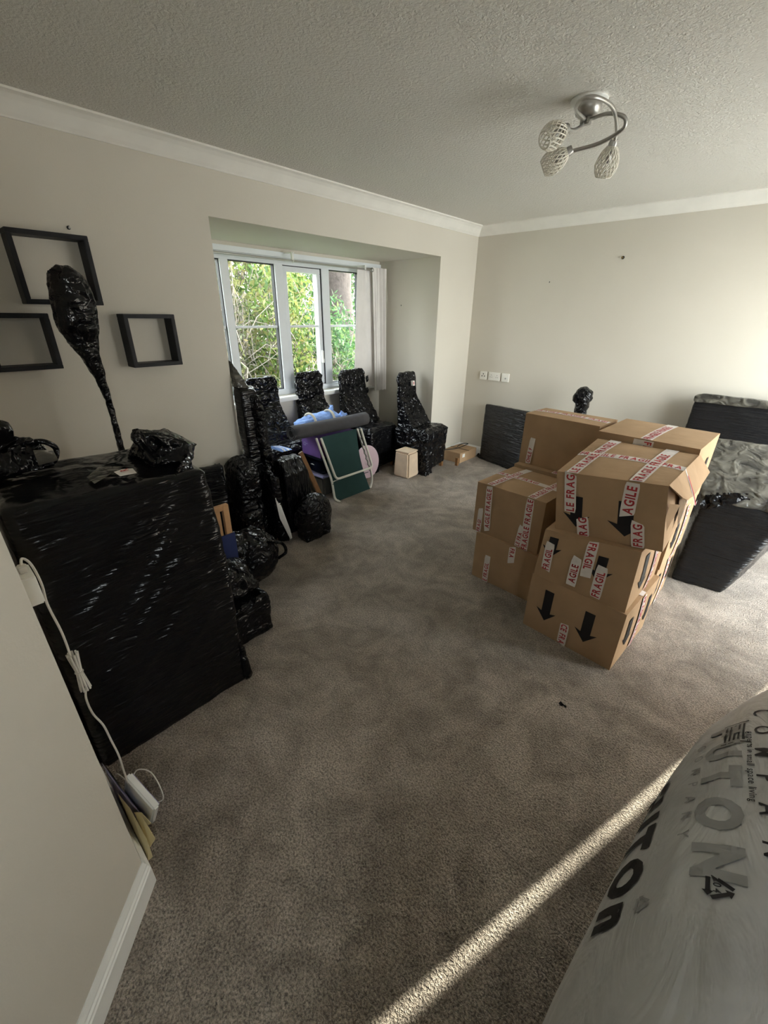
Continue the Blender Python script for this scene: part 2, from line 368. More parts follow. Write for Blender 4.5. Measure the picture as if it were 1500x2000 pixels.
def prism(mb, poly, z0, z1):
    n = len(poly); return mb.add([(x, y, z0) for x, y in poly]+[(x, y, z1) for x, y in poly], [tuple(range(n-1, -1, -1)), tuple(range(n, 2*n))]+[(i, (i+1) % n, n+(i+1) % n, n+i) for i in range(n)])
struct('wall_near', prism(nw, [(XL, NY-.10), (XL, NY), (NX, NY), (NX+k, YN+.02), (NX+k-.14, YN+.02), (NX-.04, NY-.10)], 0, ZC), 'wall_paint')
# coving and skirting
cov = [(0, -.084), (.008, -.084), (.012, -.078), (.026, -.066), (.042, -.048), (.058, -.030), (.076, -.016), (.088, -.011), (.094, -.009), (.094, 0), (0, 0)]
struct('trim_1', MB().extrude(cov, (XL, NY, ZC), (XL, YB, ZC), (1, 0, 0)), 'coving_white')
struct('trim_2', MB().extrude(cov, (XL, YB, ZC), (XR, YB, ZC), (0, -1, 0)), 'coving_white')
struct('trim_3', MB().extrude(cov, (XR, YN, ZC), (XR, YB, ZC), (-1, 0, 0)), 'coving_white')
skt = [(0, 0), (.016, 0), (.016, .070), (.013, .074), (.013, .082), (.009, .087), (.009, .094), (.005, .104), (.003, .112), (0, .112)]
struct('baseboard_back', MB().extrude(skt, (XL, YB, 0), (XR, YB, 0), (0, -1, 0)), 'white_gloss')
struct('baseboard_left', MB().extrude(skt, (XL, NY, 0), (XL, BY0, 0), (1, 0, 0)).extrude(skt, (XL, BY1, 0), (XL, YB, 0), (1, 0, 0)), 'white_gloss')
struct('baseboard_bay', MB().extrude(skt, (BX, BY1, 0), (XL, BY1, 0), (0, -1, 0)).extrude(skt, (BX, BY0, 0), (BX, BY1, 0), (1, 0, 0)), 'white_gloss')
q = .70711; t8 = .016*math.tan(PI/8)
def skirt_run(pts, nrm):
    """mitred skirting: the profile is offset along the given normal at each corner"""
    vs = []; n = len(skt)
    for p, nn in zip(pts, nrm): vs += [(p[0]+nn[0]*x, p[1]+nn[1]*x, z) for x, z in skt]
    return MB().add(vs, [(i*n+j, i*n+(j+1) % n, (i+1)*n+(j+1) % n, (i+1)*n+j) for i in range(len(pts)-1) for j in range(n)]+[tuple(range(n-1, -1, -1)), tuple((len(pts)-1)*n+j for j in range(n))])
struct('baseboard_near', skirt_run([(XL, NY), (NX, NY), (NX+k, YN+.02)], [(0, 1), (math.tan(PI/8), 1), (q, q)]), 'white_gloss')

# bay window -----------------------------------------------------------------
win = tag(thing('window_1', (BX, 2.6, WZ0), 'white plastic bay window of four panes looking out on sunlit shrubs', 'window'), kind='structure')
GX = -3.67
def frame_rect(mb, y0, y1, z0, z1, w, x0, x1):
    mb.box(x0, x1, y0, y1, z0, z0+w).box(x0, x1, y0, y1, z1-w, z1).box(x0, x1, y0, y0+w, z0+w, z1-w).box(x0, x1, y1-w, y1, z0+w, z1-w)
f = MB(); frame_rect(f, WY0, WY1, WZ0, WZ1, .055, GX-.03, GX+.035); f.build('window_frame', 'upvc', win, .004)
for y0, y1 in ((2.00, 2.075), (2.526, 2.613), (3.062, 3.160)):
    MB().box(GX-.03, GX+.035, y0, y1, WZ0+.055, WZ1-.055).build('mullion', 'upvc', win, .004)
panes = [(WY0+.055, 2.00), (2.075, 2.526), (2.613, 3.062), (3.160, WY1-.055)]
for i, (y0, y1) in enumerate(panes):
    z0, z1 = WZ0+.055, WZ1-.055
    if i == 2:                                           # opening casement, ajar: its own sash and a dark seal
        sh = MB(); frame_rect(sh, y0+.006, y1-.006, z0+.006, z1-.006, .042, GX-.045, GX+.02); sh.build('sash', 'upvc', win, .003)
        MB().box(GX-.02, GX+.031, y1-.006, y1, z0, z1).box(GX-.02, GX+.031, y0, y1, z1-.004, z1).build('seal', 'seal', win)
        MB().box(GX+.02, GX+.045, y1-.04, y1-.02, 1.10, 1.22).box(GX+.045, GX+.052, y1-.04, y1-.02, 1.10, 1.14).build('handle', 'white_gloss', win, .003)
        y0 += .04; y1 -= .04; z0 += .04; z1 -= .04
    else:
        g = MB(); frame_rect(g, y0, y1, z0, z1, .008, GX-.02, GX+.02); g.build('seal', 'seal', win)
    MB().box(GX-.004, GX+.004, y0, y1, z0, z1).build('pane', 'window_glass', win)
    MB().box(GX-.012, GX+.012, y0, y1, 1.443, 1.463).build('glazing_bar', 'upvc', win)
struct('trim_4', MB().box(BX-.05, BX+.07, BY0, BY1, WZ0-.045, WZ0-.005), 'white_gloss', bevel=.006)   # window sill
struct('trim_5', MB().box(BX, BX+.018, BY0, BY1, 2.015, 2.055), 'upvc')

# patio door on the right (daylight; outside the photograph)
dr = tag(thing('door_1', (XR+.05, 3.38, 0), 'white framed glazed patio door in the right wall', 'door'), kind='structure')
f = MB(); frame_rect(f, DY0, DY1, 0, DZ, .045, XR+.02, XR+.08); f.build('door_frame', 'upvc', dr, .004)
for y0, y1 in ((DY0+.045, 3.36), (3.40, DY1-.045)): MB().box(XR+.045, XR+.053, y0, y1, .045, DZ-.045).build('pane', 'window_glass', dr)
MB().box(XR+.02, XR+.08, 3.35, 3.41, .045, DZ-.045).build('mullion', 'upvc', dr, .004)

w2 = tag(thing('added_window', (XR+.05, -.41, SZ0), 'added white framed window out of view in the right wall, lighting the near end', 'window'), kind='structure')  # unseen window, added to lift the light on the near wall and carpet
f = MB(); frame_rect(f, SY0, SY1, SZ0, SZ1, .05, XR+.02, XR+.08); f.build('window_frame', 'upvc', w2, .004)
for y0, y1 in ((SY0+.05, SY1-.05),): MB().box(XR+.045, XR+.053, y0, y1, SZ0+.05, SZ1-.05).build('pane', 'window_glass', w2)
# outside -------------------------------------------------------------------
struct('lawn', MB().box(-16, -3.76, -8, 14, -.25, -.13), 'lawn')
struct('patio', MB().box(1.06, 9, -6, 12, -.25, -.13), 'patio')
struct('wall_sun_blocker', MB().box(1.362, 6.5, 5.2, 5.32, -.13, 5.2), 'sun_blocker_render')  # unseen wall, added to block the sun except for a narrow stripe
def shrub(name, c, rad, nleaf, mat, label, size=(.05, .11), stems=26, seed=1):
    g = np.random.default_rng(seed); t = thing(name, (c[0], c[1], -.13), label, 'shrub', None)
    u = g.normal(size=(nleaf, 3)); u /= np.linalg.norm(u, axis=1)[:, None]; rr = g.uniform(.45, 1, nleaf)**.6
    lump = np.array([1+.28*noise.noise(Vector(p)*2.3+Vector((seed, 0, 0))) for p in u])
    P = np.array(c)+u*np.array(rad)*(rr*lump)[:, None]; P[:, 2] = np.maximum(P[:, 2], -.1)
    a = g.normal(size=(nleaf, 3)); a[:, 2] -= .4; a /= np.linalg.norm(a, axis=1)[:, None]
    bv = np.cross(a, g.normal(size=(nleaf, 3))); bv /= np.linalg.norm(bv, axis=1)[:, None]
    L = g.uniform(*size, nleaf)[:, None]; Wd = L*g.uniform(.3, .45, nleaf)[:, None]
    V = np.stack([P-a*L/2, P+bv*Wd/2, P+a*L/2, P-bv*Wd/2], 1).reshape(-1, 3)-np.array(t.location)
    me = bpy.data.meshes.new('foliage'); me.from_pydata(V.tolist(), [], np.arange(nleaf*4).reshape(-1, 4).tolist())
    me.materials.append(MATS[mat]); fo = bpy.data.objects.new('foliage', me); COL.objects.link(fo); fo.parent = t; fo['kind'] = 'stuff'
    st = MB()
    for i in range(stems):
        d = g.normal(size=3); d[2] = abs(d[2])+.25; d /= np.linalg.norm(d); e = np.array(c)+d*np.array(rad)*g.uniform(.8, 1.05); b0 = np.array([c[0]+g.normal()*.12, c[1]+g.normal()*.25, -.12])
        m1 = b0*.55+e*.45+g.normal(size=3)*.12; m2 = b0*.22+e*.78+g.normal(size=3)*.10
        st.tube([b0, m1, m2, e], [.02, .013, .008, .003], 5)
        for j in range(3):
            e2 = m2+g.normal(size=3)*.30; st.tube([m1*.4+m2*.6, (m2+e2)/2+g.normal(size=3)*.04, e2], [.007, .005, .002], 4)
    st.build('stem', 'twig', t)
    return t
shrub('laurel_shrub', (-5.3, 2.55, 1.05), (.55, .62, 1.75), 6500, 'leaf_olive', 'loose olive shrub with pale bare twigs behind the leftmost wide window pane', stems=70, seed=3)
shrub('laurel_shrub', (-5.2, 3.55, .75), (.55, .55, 1.55), 7000, 'leaf_green', 'yellow green shrub filling the lower half of the second pane', seed=5, stems=30)
shrub('laurel_shrub', (-5.4, 4.60, .60), (.6, .65, 1.15), 7500, 'leaf_deep', 'fresh green shrub in front of the tree trunk in the right pane', seed=8)
shrub('laurel_shrub', (-5.2, 1.45, .8), (.55, .6, 1.6), 6000, 'leaf_green', 'bushy green shrub at the left end of the bay window', seed=11)
shrub('tall_shrub', (-7.2, 4.2, 2.0), (.9, 1.35, 2.3), 15000, 'leaf_green', 'tall leafy shrub rising behind the middle of the window', size=(.08, .17), seed=13, stems=50)
shrub('tall_shrub', (-8.6, 7.6, 1.5), (.9, 1.5, 2.6), 12000, 'leaf_deep', 'dark green shrub to the right of the tree trunk', size=(.08, .17), seed=17)
shrub('tall_shrub', (-6.9, 1.75, 2.0), (.9, 1.2, 2.3), 13000, 'leaf_olive', 'tall olive shrub rising behind the left window panes', size=(.08, .17), seed=19, stems=50)
tr = thing('garden_tree', (-6.9, 6.2, -.13), 'thick grey brown tree trunk seen through the right window pane', 'tree')
tk = MB().tube([(-6.9, 6.2, -.13), (-6.88, 6.22, .8), (-6.92, 6.17, 2.0), (-6.88, 6.25, 3.6), (-6.8, 6.15, 5.2)], [.42, .34, .30, .28, .2], 14); tk.build('trunk', 'bark', tr)
MB().tube([(-6.85, 6.1, 2.5), (-6.4, 5.75, 2.9), (-6.1, 5.6, 3.0)], [.07, .05, .02], 7).build('branch', 'bark', tr)
# ================================================================ WALL FITTINGS
# curtain and pole
cu = thing('curtain', (-3.50, 3.68, .77), 'plain off-white curtain gathered at the right end of the bay window', 'curtain')
def curtain(y0, y1, yb0, yb1, x, z0, z1, nf, amp, thick=.004, nz=14, ny=90):
    vs = []; fs = []
    for side in (0, 1):
        for j in range(nz+1):
            w = j/nz
            for i in range(ny+1):
                s = i/ny; y = (yb0+(yb1-yb0)*s)*(1-w)+(y0+(y1-y0)*s)*w
                a = amp*(1-.35*w)*(.6+.4*s)
                xx = x+a*math.sin(2*PI*nf*s+.6*math.sin(3*w))+.3*a*math.sin(2*PI*nf*2.3*s+1+w)
                vs.append((xx+side*thick, y, z0+(z1-z0)*w))
    n1 = (nz+1)*(ny+1)
    for j in range(nz):
        for i in range(ny):
            a = j*(ny+1)+i; fs += [(a, a+1, a+ny+2, a+ny+1), (n1+a+ny+1, n1+a+ny+2, n1+a+1, n1+a)]
    for j in range(nz):
        for i in (0, ny): a = j*(ny+1)+i; fs.append((a, a+ny+1, n1+a+ny+1, n1+a))
    m = MB().add(vs, fs); m.smooth = True; return m
curtain(3.44, 3.64, 3.36, 3.72, -3.525, .80, 2.005, 1.0, .016).build('lining', 'curtain_cloth', cu)
curtain(3.62, 3.83, 3.66, 3.845, -3.49, .76, 2.01, 3.4, .030).build('drape', 'curtain_cloth', cu)
ro = thing('curtain_pole', (-3.48, 2.6, 1.99), 'slim grey metal curtain pole across the top of the bay window', 'curtain pole')
MB().tube([(-3.48, 1.52, 1.985), (-3.48, 3.60, 1.985)], .0085, 10).build('pole', 'steel', ro)
MB().ball((-3.48, 3.615, 1.985), .022, 2).build('finial', 'steel', ro)
MB().box(-3.49, -3.47, 2.60, 2.62, 1.99, 2.05).box(-3.582, -3.47, 2.595, 2.625, 2.045, 2.053).tube([(-3.48, 2.61, 2.0), (-3.462, 2.61, 1.985), (-3.48, 2.61, 1.972)], .004, 6).build('bracket', 'white_gloss', ro)
MB().box(-3.582, -3.47, 3.50, 3.52, 1.98, 2.02).build('bracket', 'white_gloss', ro)
# box shelves
def box_shelf(y0, y1, z0, z1, label):
    t = thing('box_shelf', (XL, (y0+y1)/2, z0), label, 'shelf', 'square box shelves on the left wall'); w = .021; x0, x1 = XL+.001, XL+.102
    MB().box(x0, x1, y0, y1, z1-w, z1).build('top_board', 'dark_shelf', t, .0015)
    MB().box(x0, x1, y0, y1, z0, z0+w).build('bottom_board', 'dark_shelf', t, .0015)
    MB().box(x0, x1, y0, y0+w, z0+w, z1-w).build('side_board', 'dark_shelf', t, .0015)
    MB().box(x0, x1, y1-w, y1, z0+w, z1-w).build('side_board', 'dark_shelf', t, .0015)
    return t
box_shelf(.488, .806, 1.595, 1.897, 'largest and highest of the three empty black box shelves')
box_shelf(.296, .556, 1.305, 1.556, 'black box shelf cut by the left edge, below the largest one')
box_shelf(.884, 1.154, 1.283, 1.556, 'smallest looking black box shelf, nearest the bay window')
# screws left in the walls
def screw(p, n, label, mat='brass', l=.018, r=.004):
    p = Vector(p); n = Vector(n); t = thing('wall_screw', p, label, 'screw')
    MB().tube([p, p+n*l], r*.55, 6).build('shank', mat, t); MB().tube([p+n*l, p+n*(l+.003)], r*1.4, 8).build('head', mat, t)
    MB().tube([p-n*.002, p+n*.002], r*2.2, 8).build('wall_plug', 'hole', t)
screw((-1.329, YB, 2.039), (0, -1, 0), 'brass screw high on the back wall', r=.006)
screw((-1.951, YB, 1.873), (0, -1, 0), 'small grey screw on the back wall left of the brass one', 'steel', .008, .003)
screw((XL, .764, 1.935), (1, 0, 0), 'screw in the left wall above the largest box shelf', 'steel', .010, .004)
screw((-3.28, BY1, 1.66), (0, -1, 0), 'tiny screw in the side wall of the bay', 'steel', .006, .003)
# wall sockets on the back wall
def plate(x0, x1, z0, z1, label, kind):
    t = thing('socket_plate', ((x0+x1)/2, YB, z0), label, 'socket', 'white socket plates on the back wall')
    MB().box(x0, x1, YB-.022, YB, z0, z1).build('plate', 'socket_plastic', t, .003); cx = (x0+x1)/2; cz = (z0+z1)/2; y = YB-.0225
    if kind == 0:
        for dx, dz in ((0, .017), (-.016, -.006), (.016, -.006)): MB().box(cx+dx-.005, cx+dx+.005, y-.0008, y+.001, cz+dz-.006, cz+dz+.006).build('pin_hole', 'hole', t)
    elif kind == 1:
        for s in (-1, 1):
            for dx, dz in ((0, .014), (-.010, -.008), (.010, -.008)): MB().box(cx+s*.036+dx-.0025, cx+s*.036+dx+.0025, y-.0008, y+.001, cz+dz-.0035, cz+dz+.0035).build('pin_hole', 'mat_grey', t)
            MB().box(cx+s*.012-.006, cx+s*.012+.006, y-.003, y+.001, cz+.008, cz+.024).build('switch', 'socket_plastic', t, .001)
    else:
        MB().lathe([(.009, 0), (.009, .006), (.004, .007)], (cx+.008, y+.001, cz-.008), 14, (0, -1, 0)).build('aerial_socket', 'steel', t)
plate(-2.594, -2.506, .905, .993, 'white round-pin socket plate, leftmost of the row on the back wall', 0)
plate(-2.486, -2.340, .905, .993, 'white double socket plate in the middle of the row', 1)
plate(-2.322, -2.234, .905, .993, 'white aerial socket plate at the right end of the row', 2)
# ceiling light
cl = thing('ceiling_light', (-.945, 2.30, 2.2), 'silver spiral ceiling light with three beaded glass shades', 'ceiling light')
MB().lathe([(.072, 0), (.075, -.006), (.070, -.012), (.058, -.016)], (-.945, 2.30, ZC), 28).build('ceiling_plate', 'white_gloss', cl)
MB().lathe([(.052, -.012), (.055, -.03), (.046, -.052), (.030, -.062)], (-.945, 2.30, ZC), 24).build('base_cup', 'steel', cl)
MB().box(-.965, -.925, 2.285, 2.315, 2.315, 2.35).build('clamp', 'steel', cl, .003)
def spline(P, n=40):
    P = [Vector(p) for p in P]; P = [P[0]*2-P[1]]+P+[P[-1]*2-P[-2]]; out = []
    for i in range(1, len(P)-2):
        for k in range(max(2, n//(len(P)-3))):
            t = k/max(2, n//(len(P)-3)); a, b, c, d = P[i-1:i+3]
            out.append(.5*((2*b)+(c-a)*t+(2*a-5*b+4*c-d)*t*t+(3*b-a-3*c+d)*t**3))
    return out+[P[-2]]
arms = [[(-.945, 2.28, 2.33), (-.94, 2.17, 2.33), (-.87, 2.045, 2.312), (-.82, 2.055, 2.31), (-.80, 2.18, 2.31), (-.815, 2.31, 2.285), (-.83, 2.36, 2.255)],
        [(-.93, 2.30, 2.33), (-.846, 2.257, 2.32), (-.784, 2.255, 2.30), (-.768, 2.264, 2.28), (-.785, 2.28, 2.26), (-.873, 2.30, 2.24), (-.985, 2.288, 2.23)],
        [(-.95, 2.30, 2.33), (-.955, 2.275, 2.305), (-.962, 2.225, 2.283), (-.966, 2.165, 2.275)]]
ends = [((-.838, 2.37, 2.25), (-.25, .25, -.93)), ((-.99, 2.285, 2.232), (-.80, -.30, -.45)), ((-.967, 2.155, 2.272), (-.30, -.80, -.42))]
for A, (e, ax) in zip(arms, ends):
    ar = MB().tube(spline(A), .0075, 8).build('arm', 'steel', cl)
    ax = Vector(ax).normalized(); e = Vector(e)
    MB().lathe([(.016, -.012), (.019, 0), (.019, .022), (.014, .026)], e, 14, ax).build('lamp_holder', 'steel', cl)
    prof = [(.020, .012), (.034, .03), (.044, .055), (.047, .078), (.041, .100), (.030, .116)]
    qd = Vector((0, 0, 1)).rotation_difference(ax); sh = MB()
    def rad(z): return float(np.interp(z, [p[1] for p in prof], [p[0] for p in prof]))
    for k in range(16):
        for s in (-1, 1):
            pth = []
            for j in range(9):
                z = .012+.104*j/8; a = 2*PI*k/16+s*1.25*j/8; pth.append(e+qd @ Vector((rad(z)*math.cos(a), rad(z)*math.sin(a), z)))
            sh.tube(pth, .0026, 5)
    for z in (.012, .116):
        sh.tube([e+qd @ Vector((rad(z)*math.cos(a), rad(z)*math.sin(a), z)) for a in np.linspace(0, 2*PI, 25)], .0028, 5)
    sh.build('lamp_shade', 'crystal', cl)
    MB().lathe([(.006, .02), (.013, .04), (.014, .055), (.006, .068)], e, 12, ax).build('bulb', 'steel', cl)

# ================================================================ CARDBOARD BOXES
class Carton:
    F = {'front': ('LFb', 'RFb', 'LFT', 'RFT'), 'right': ('RFb', 'RBb', 'RFT', 'RBT'), 'left': ('LBb', 'LFb', 'LBT', 'LFT'), 'back': ('RBb', 'LBb', 'RBT', 'LBT'), 'top': ('LFT', 'RFT', 'LBT', 'RBT'), 'bottom': ('LBb', 'RBb', 'LFb', 'RFb')}
    def __init__(s, label, x=0, y=0, z=0, rot=0, w=.46, d=.45, h=.33, corners=None, bulge=.006, seam='x', flaps=True):
        if corners is None:
            u = Vector((math.cos(rot), math.sin(rot), 0)); v = Vector((-math.sin(rot), math.cos(rot), 0)); o = Vector((x, y, z))
            corners = {a+b_+c: o+u*w*(a == 'R')+v*d*(b_ == 'B')+Vector((0, 0, h))*(c == 'T') for a in 'LR' for b_ in 'FB' for c in 'bT'}
        s.c = {k: Vector(p) for k, p in corners.items()}; s.bulge = bulge
        ctr = sum(s.c.values(), Vector())/8; zmin = min(p.z for p in s.c.values())
        s.t = thing('cardboard_box', (ctr.x, ctr.y, zmin), label, 'box', 'stacked cardboard moving boxes')
        m = MB(); N = 8
        for fn in s.F:
            b = 0 if fn == 'bottom' else None
            m.add([s.pt(fn, i/N, j/N, 0, b) for j in range(N+1) for i in range(N+1)], [(j*(N+1)+i, j*(N+1)+i+1, (j+1)*(N+1)+i+1, (j+1)*(N+1)+i) for j in range(N) for i in range(N)])
        o = m.build('body', 'cardboard', s.t); bm = bmesh.new(); bm.from_mesh(o.data); bmesh.ops.remove_doubles(bm, verts=bm.verts, dist=.0008); bmesh.ops.recalc_face_normals(bm, faces=bm.faces); bm.to_mesh(o.data); bm.free()
        o.data.shade_smooth(); o.data.set_sharp_from_angle(angle=math.radians(35))
        if flaps:
            for lo, hi in ((0, .497), (.503, 1)):
                f = MB(); R = [(0, lo), (1, lo), (1, hi), (0, hi)] if seam == 'x' else [(lo, 0), (hi, 0), (hi, 1), (lo, 1)]
                n = 6; V = []
                for off in (.0005, .004):
                    for j in range(n+1):
                        for i in range(n+1):
                            u = R[0][0]+(R[2][0]-R[0][0])*i/n; v = R[0][1]+(R[2][1]-R[0][1])*j/n; V.append(s.pt('top', u, v, off))
                q1 = (n+1)**2; Fs = []
                for j in range(n):
                    for i in range(n): a = j*(n+1)+i; Fs += [(a, a+n+1, a+n+2, a+1), (q1+a, q1+a+1, q1+a+n+2, q1+a+n+1)]
                ring = [i for i in range(n+1)]+[j*(n+1)+n for j in range(1, n+1)]+[n*(n+1)+i for i in range(n-1, -1, -1)]+[j*(n+1) for j in range(n-1, 0, -1)]
                for a, b in zip(ring, ring[1:]+ring[:1]): Fs.append((a, b, q1+b, q1+a))
                f.add(V, Fs).build('flap', 'cardboard', s.t)
    def pt(s, fn, u, v, off=0, bul=None):
        a, b, c, d = (s.c[k] for k in s.F[fn]); p = (a*(1-u)+b*u)*(1-v)+(c*(1-u)+d*u)*v
        n = (b-a+d-c).cross(c-a+d-b).normalized(); k = s.bulge if bul is None else bul
        cu_, cv = min(max(u, 0), 1), min(max(v, 0), 1)
        return p+n*(off+k*16*cu_*(1-cu_)*cv*(1-cv))
    def dims(s, fn):
        a, b, c, d = (s.c[k] for k in s.F[fn]); return ((b-a).length+(d-c).length)/2, ((c-a).length+(d-b).length)/2
    def put(s, fn, vs, off): W_, H_ = s.dims(fn); return [s.pt(fn, x/W_, y/H_, off) for x, y in vs]
    def tape(s, fn, u0, v0, u1, v1, text='FRAGILE FRAGILE FRAGILE ', w=.046, torn=0, off=.0055, flip=False, jit=0):
        W_, H_ = s.dims(fn); a = Vector((u0*W_, v0*H_)); b = Vector((u1*W_, v1*H_)); L = (b-a).length; e = (b-a)/L; nn = Vector((-e.y, e.x)); n = 8
        vs = []; rg = random.Random(hash((u0, v1, text)) & 255)
        for i in range(n+1):
            x = L*i/n; t0 = (rg.uniform(-.3, .3)*torn if i in (0, n) else 0)
            for sgn in (-1, 1):
                c = a+e*(x+t0*w*(1 if sgn > 0 else -.4))+nn*sgn*w/2*(1-.25*torn*(i in (0, n))*rg.random()); vs.append((c.x, c.y))
        P = s.put(fn, vs, off); T = MB().add(P, [(2*i, 2*i+2, 2*i+3, 2*i+1) for i in range(n)]); tp = T.build('tape', 'tape_white', s.t)
        if flip: a, e, nn = b, -e, -nn
        if text:
            V, Fs, _ = text2d(text, w*.66, .13, .028, limit=L-.004, cond=.76); V, Fs = split2d(V, Fs, .06)
            if V: MB().add(s.put(fn, [tuple(a+e*(x+.006)+nn*(y-w*.33)) for x, y in V], off+.0012), Fs).build('lettering', 'print_red', tp)
        return tp
    def arrow(s, fn, u, v0, v1, w=.05, hw=.11, hl=.055, mat='print_black'):
        W_, H_ = s.dims(fn); x = u*W_; y0 = v0*H_; y1 = v1*H_
        V = [(x-w/2, y0), (x+w/2, y0), (x+w/2, y1+hl), (x+hw/2, y1+hl+.010), (x, y1), (x-hw/2, y1+hl+.010), (x-w/2, y1+hl)]
        MB().add(s.put(fn, V, .0035), [(0, 6, 2, 1), (6, 5, 4, 3, 2)]).build('printed_arrow', mat, s.t)
BT = 'FRAGILE FRAGILE FRAGILE '
# front right stack
A = Carton('lowest box of the front stack, two black arrows on its face', -.676, 1.93, 0, -.076, .472, .47, .334)
A.arrow('front', .24, .84, .28, .048, .11); A.arrow('front', .69, .80, .26, .048, .11); A.tape('front', .475, 0, .475, .42, 'CE FRAGILE', torn=1, flip=True)
A.arrow('right', .22, .80, .30); A.arrow('right', .80, .80, .30); A.tape('right', .5, 1, .5, .05, BT, .05); A.tape('top', .93, .5, 1.0, .5, '', .05)
B = Carton('crushed middle box of the front stack with four strips of fragile tape', corners={'LFb': (-.668, 1.925, .337), 'RFb': (-.218, 1.905, .337), 'LBb': (-.65, 2.38, .337), 'RBb': (-.196, 2.36, .337), 'LFT': (-.655, 1.935, .600), 'RFT': (-.228, 1.925, .645), 'LBT': (-.63, 2.38, .640), 'RBT': (-.200, 2.37, .655)}, bulge=.010)
B.arrow('front', .13, .90, .48, .045, .10); B.arrow('front', .68, .80, .34, .045, .11)
B.tape('front', .125, .20, .105, .78, 'FRAGIL', .047, 1, off=.0065); B.tape('front', .43, .10, .43, .66, ' AGILE', .047, 1); B.tape('front', .545, 1.0, .555, .36, 'FRAGIL', .050, 1); B.tape('front', .695, .06, .70, .64, 'FRAGIL', .050, 1, off=.0065)
B.arrow('right', .25, .85, .25); B.tape('right', .55, .95, .55, .05, BT, .05)
Cb = Carton('torn top box of the front stack with tape crossed over its lid', corners={'LFb': (-.618, 1.965, .603), 'RFb': (-.160, 1.955, .665), 'LBb': (-.60, 2.42, .655), 'RBb': (-.165, 2.41, .675), 'LFT': (-.662, 1.96, .900), 'RFT': (-.212, 1.96, .948), 'LBT': (-.642, 2.43, .972), 'RBT': (-.182, 2.43, .980)}, bulge=.012)
Cb.arrow('front', .22, .66, .14, .055, .125); Cb.arrow('front', .68, .70, .14, .062, .145)
Cb.tape('front', .16, .38, .145, 1.0, 'LE FRAGILE', .055, 1, off=.0065); Cb.tape('front', .30, 0, .285, .33, 'RAGILE', .055, 1, off=.0065); Cb.tape('front', .69, .50, .72, 1.0, 'AGILE', .058, 1, off=.0065); Cb.tape('front', .80, 0, .785, .40, 'FRAGILE', .052, 1, off=.0065)
Cb.tape('top', .15, 0, .20, 1, 'LE FRAGILE FRAGILE', .055, off=.0075); Cb.tape('top', .74, 0, .76, 1, 'FRAGILE FRAGILE', .055, off=.0075); Cb.tape('top', 0, .52, 1, .50, BT, .052)
# torn right-hand end of that box: folded flap, dark opening, loose tape
c = Cb.c; sf = MB(); P0 = [c['RFT'].lerp(c['RBT'], s_) for s_ in (0, .25, .5, .75, 1)]; P1 = [p+Vector((.055, 0, dz)) for p, dz in zip(P0, (-.035, -.085, -.11, -.10, -.07))]
V = []
for off in (0, .004): V += [p+Vector((0, 0, .004+off)) for p in P0]+[p+Vector((off, 0, off)) for p in P1]
sf.add(V, [(i, i+1, i+6, i+5) for i in range(4)]+[(10+i, 15+i, 16+i, 11+i) for i in range(4)]+[(5+i, 6+i, 16+i, 15+i) for i in range(4)]+[(0, 5, 15, 10), (4, 14, 19, 9)]).build('torn_flap', 'cardboard', Cb.t)
MB().add(Cb.put('right', [(.10, .22), (.34, .215), (.30, .245), (.14, .07)], .014), [(0, 3, 1, 2)]).build('torn_opening', 'cardboard_inner', Cb.t)
MB().hull([c['RFb'].lerp(c['RFT'], .55)+Vector(v) for v in ((0, 0, .06), (.03, .05, .05), (.012, .02, -.10), (0, 0, -.05))]).build('torn_flap', 'cardboard', Cb.t)
lt = MB(); pts = spline([P0[2]+Vector((0, 0, .008)), P1[2]+Vector((.004, .01, .004)), P1[2]+Vector((.018, .05, -.05)), P1[3]+Vector((.008, .0, -.07))], 12)
lt.add([p+Vector((0, s_*.014, 0)) for p in pts for s_ in (-1, 1)], [(2*i, 2*i+2, 2*i+3, 2*i+1) for i in range(len(pts)-1)]).build('tape', 'tape_white', Cb.t)
rl = MB(); rl.add([p+Vector((.0012, s_*.006, .0012)) for p in pts for s_ in (-1, 1)], [(2*i, 2*i+2, 2*i+3, 2*i+1) for i in range(1, len(pts)-2)]).build('tape_print', 'print_red', Cb.t)
Cb.tape('right', .75, .55, .75, .02, BT, .05); Cb.arrow('right', .62, .55, .08)
# left front stack
D = Carton('plain lower box at the left front, two short tape strips', -1.151, 2.158, 0, -.043, .43, .44, .316)
D.tape('front', .24, 0, .245, .62, 'E FRAGIL', .040, 1); D.tape('front', .60, 1, .61, .66, 'FRA', .042, 1)
Eb = Carton('box with two long upright tapes, on the plain lower box', -1.196, 2.182, .318, -.060, .445, .42, .325)
Eb.tape('front', .24, .10, .20, 1, ' AGILE FRAGILE', .045, 1); Eb.tape('front', .82, 0, .80, 1, 'FRAGILE FRAGILE', .048, 1); Eb.tape('front', .10, 0, .11, .52, 'FRAGI', .036, 1); Eb.tape('front', .72, .02, .75, .45, 'LE FRA', .036, 1)
Eb.tape('top', .20, 0, .26, 1, 'FRAGILE FRAGILE', .048, off=.0075); Eb.tape('top', .80, 0, .84, 1, 'FRAGILE FRAGILE', .048, off=.0075); Eb.tape('top', 0, .55, 1, .52, 'FRAGILE FRAGI', .048)
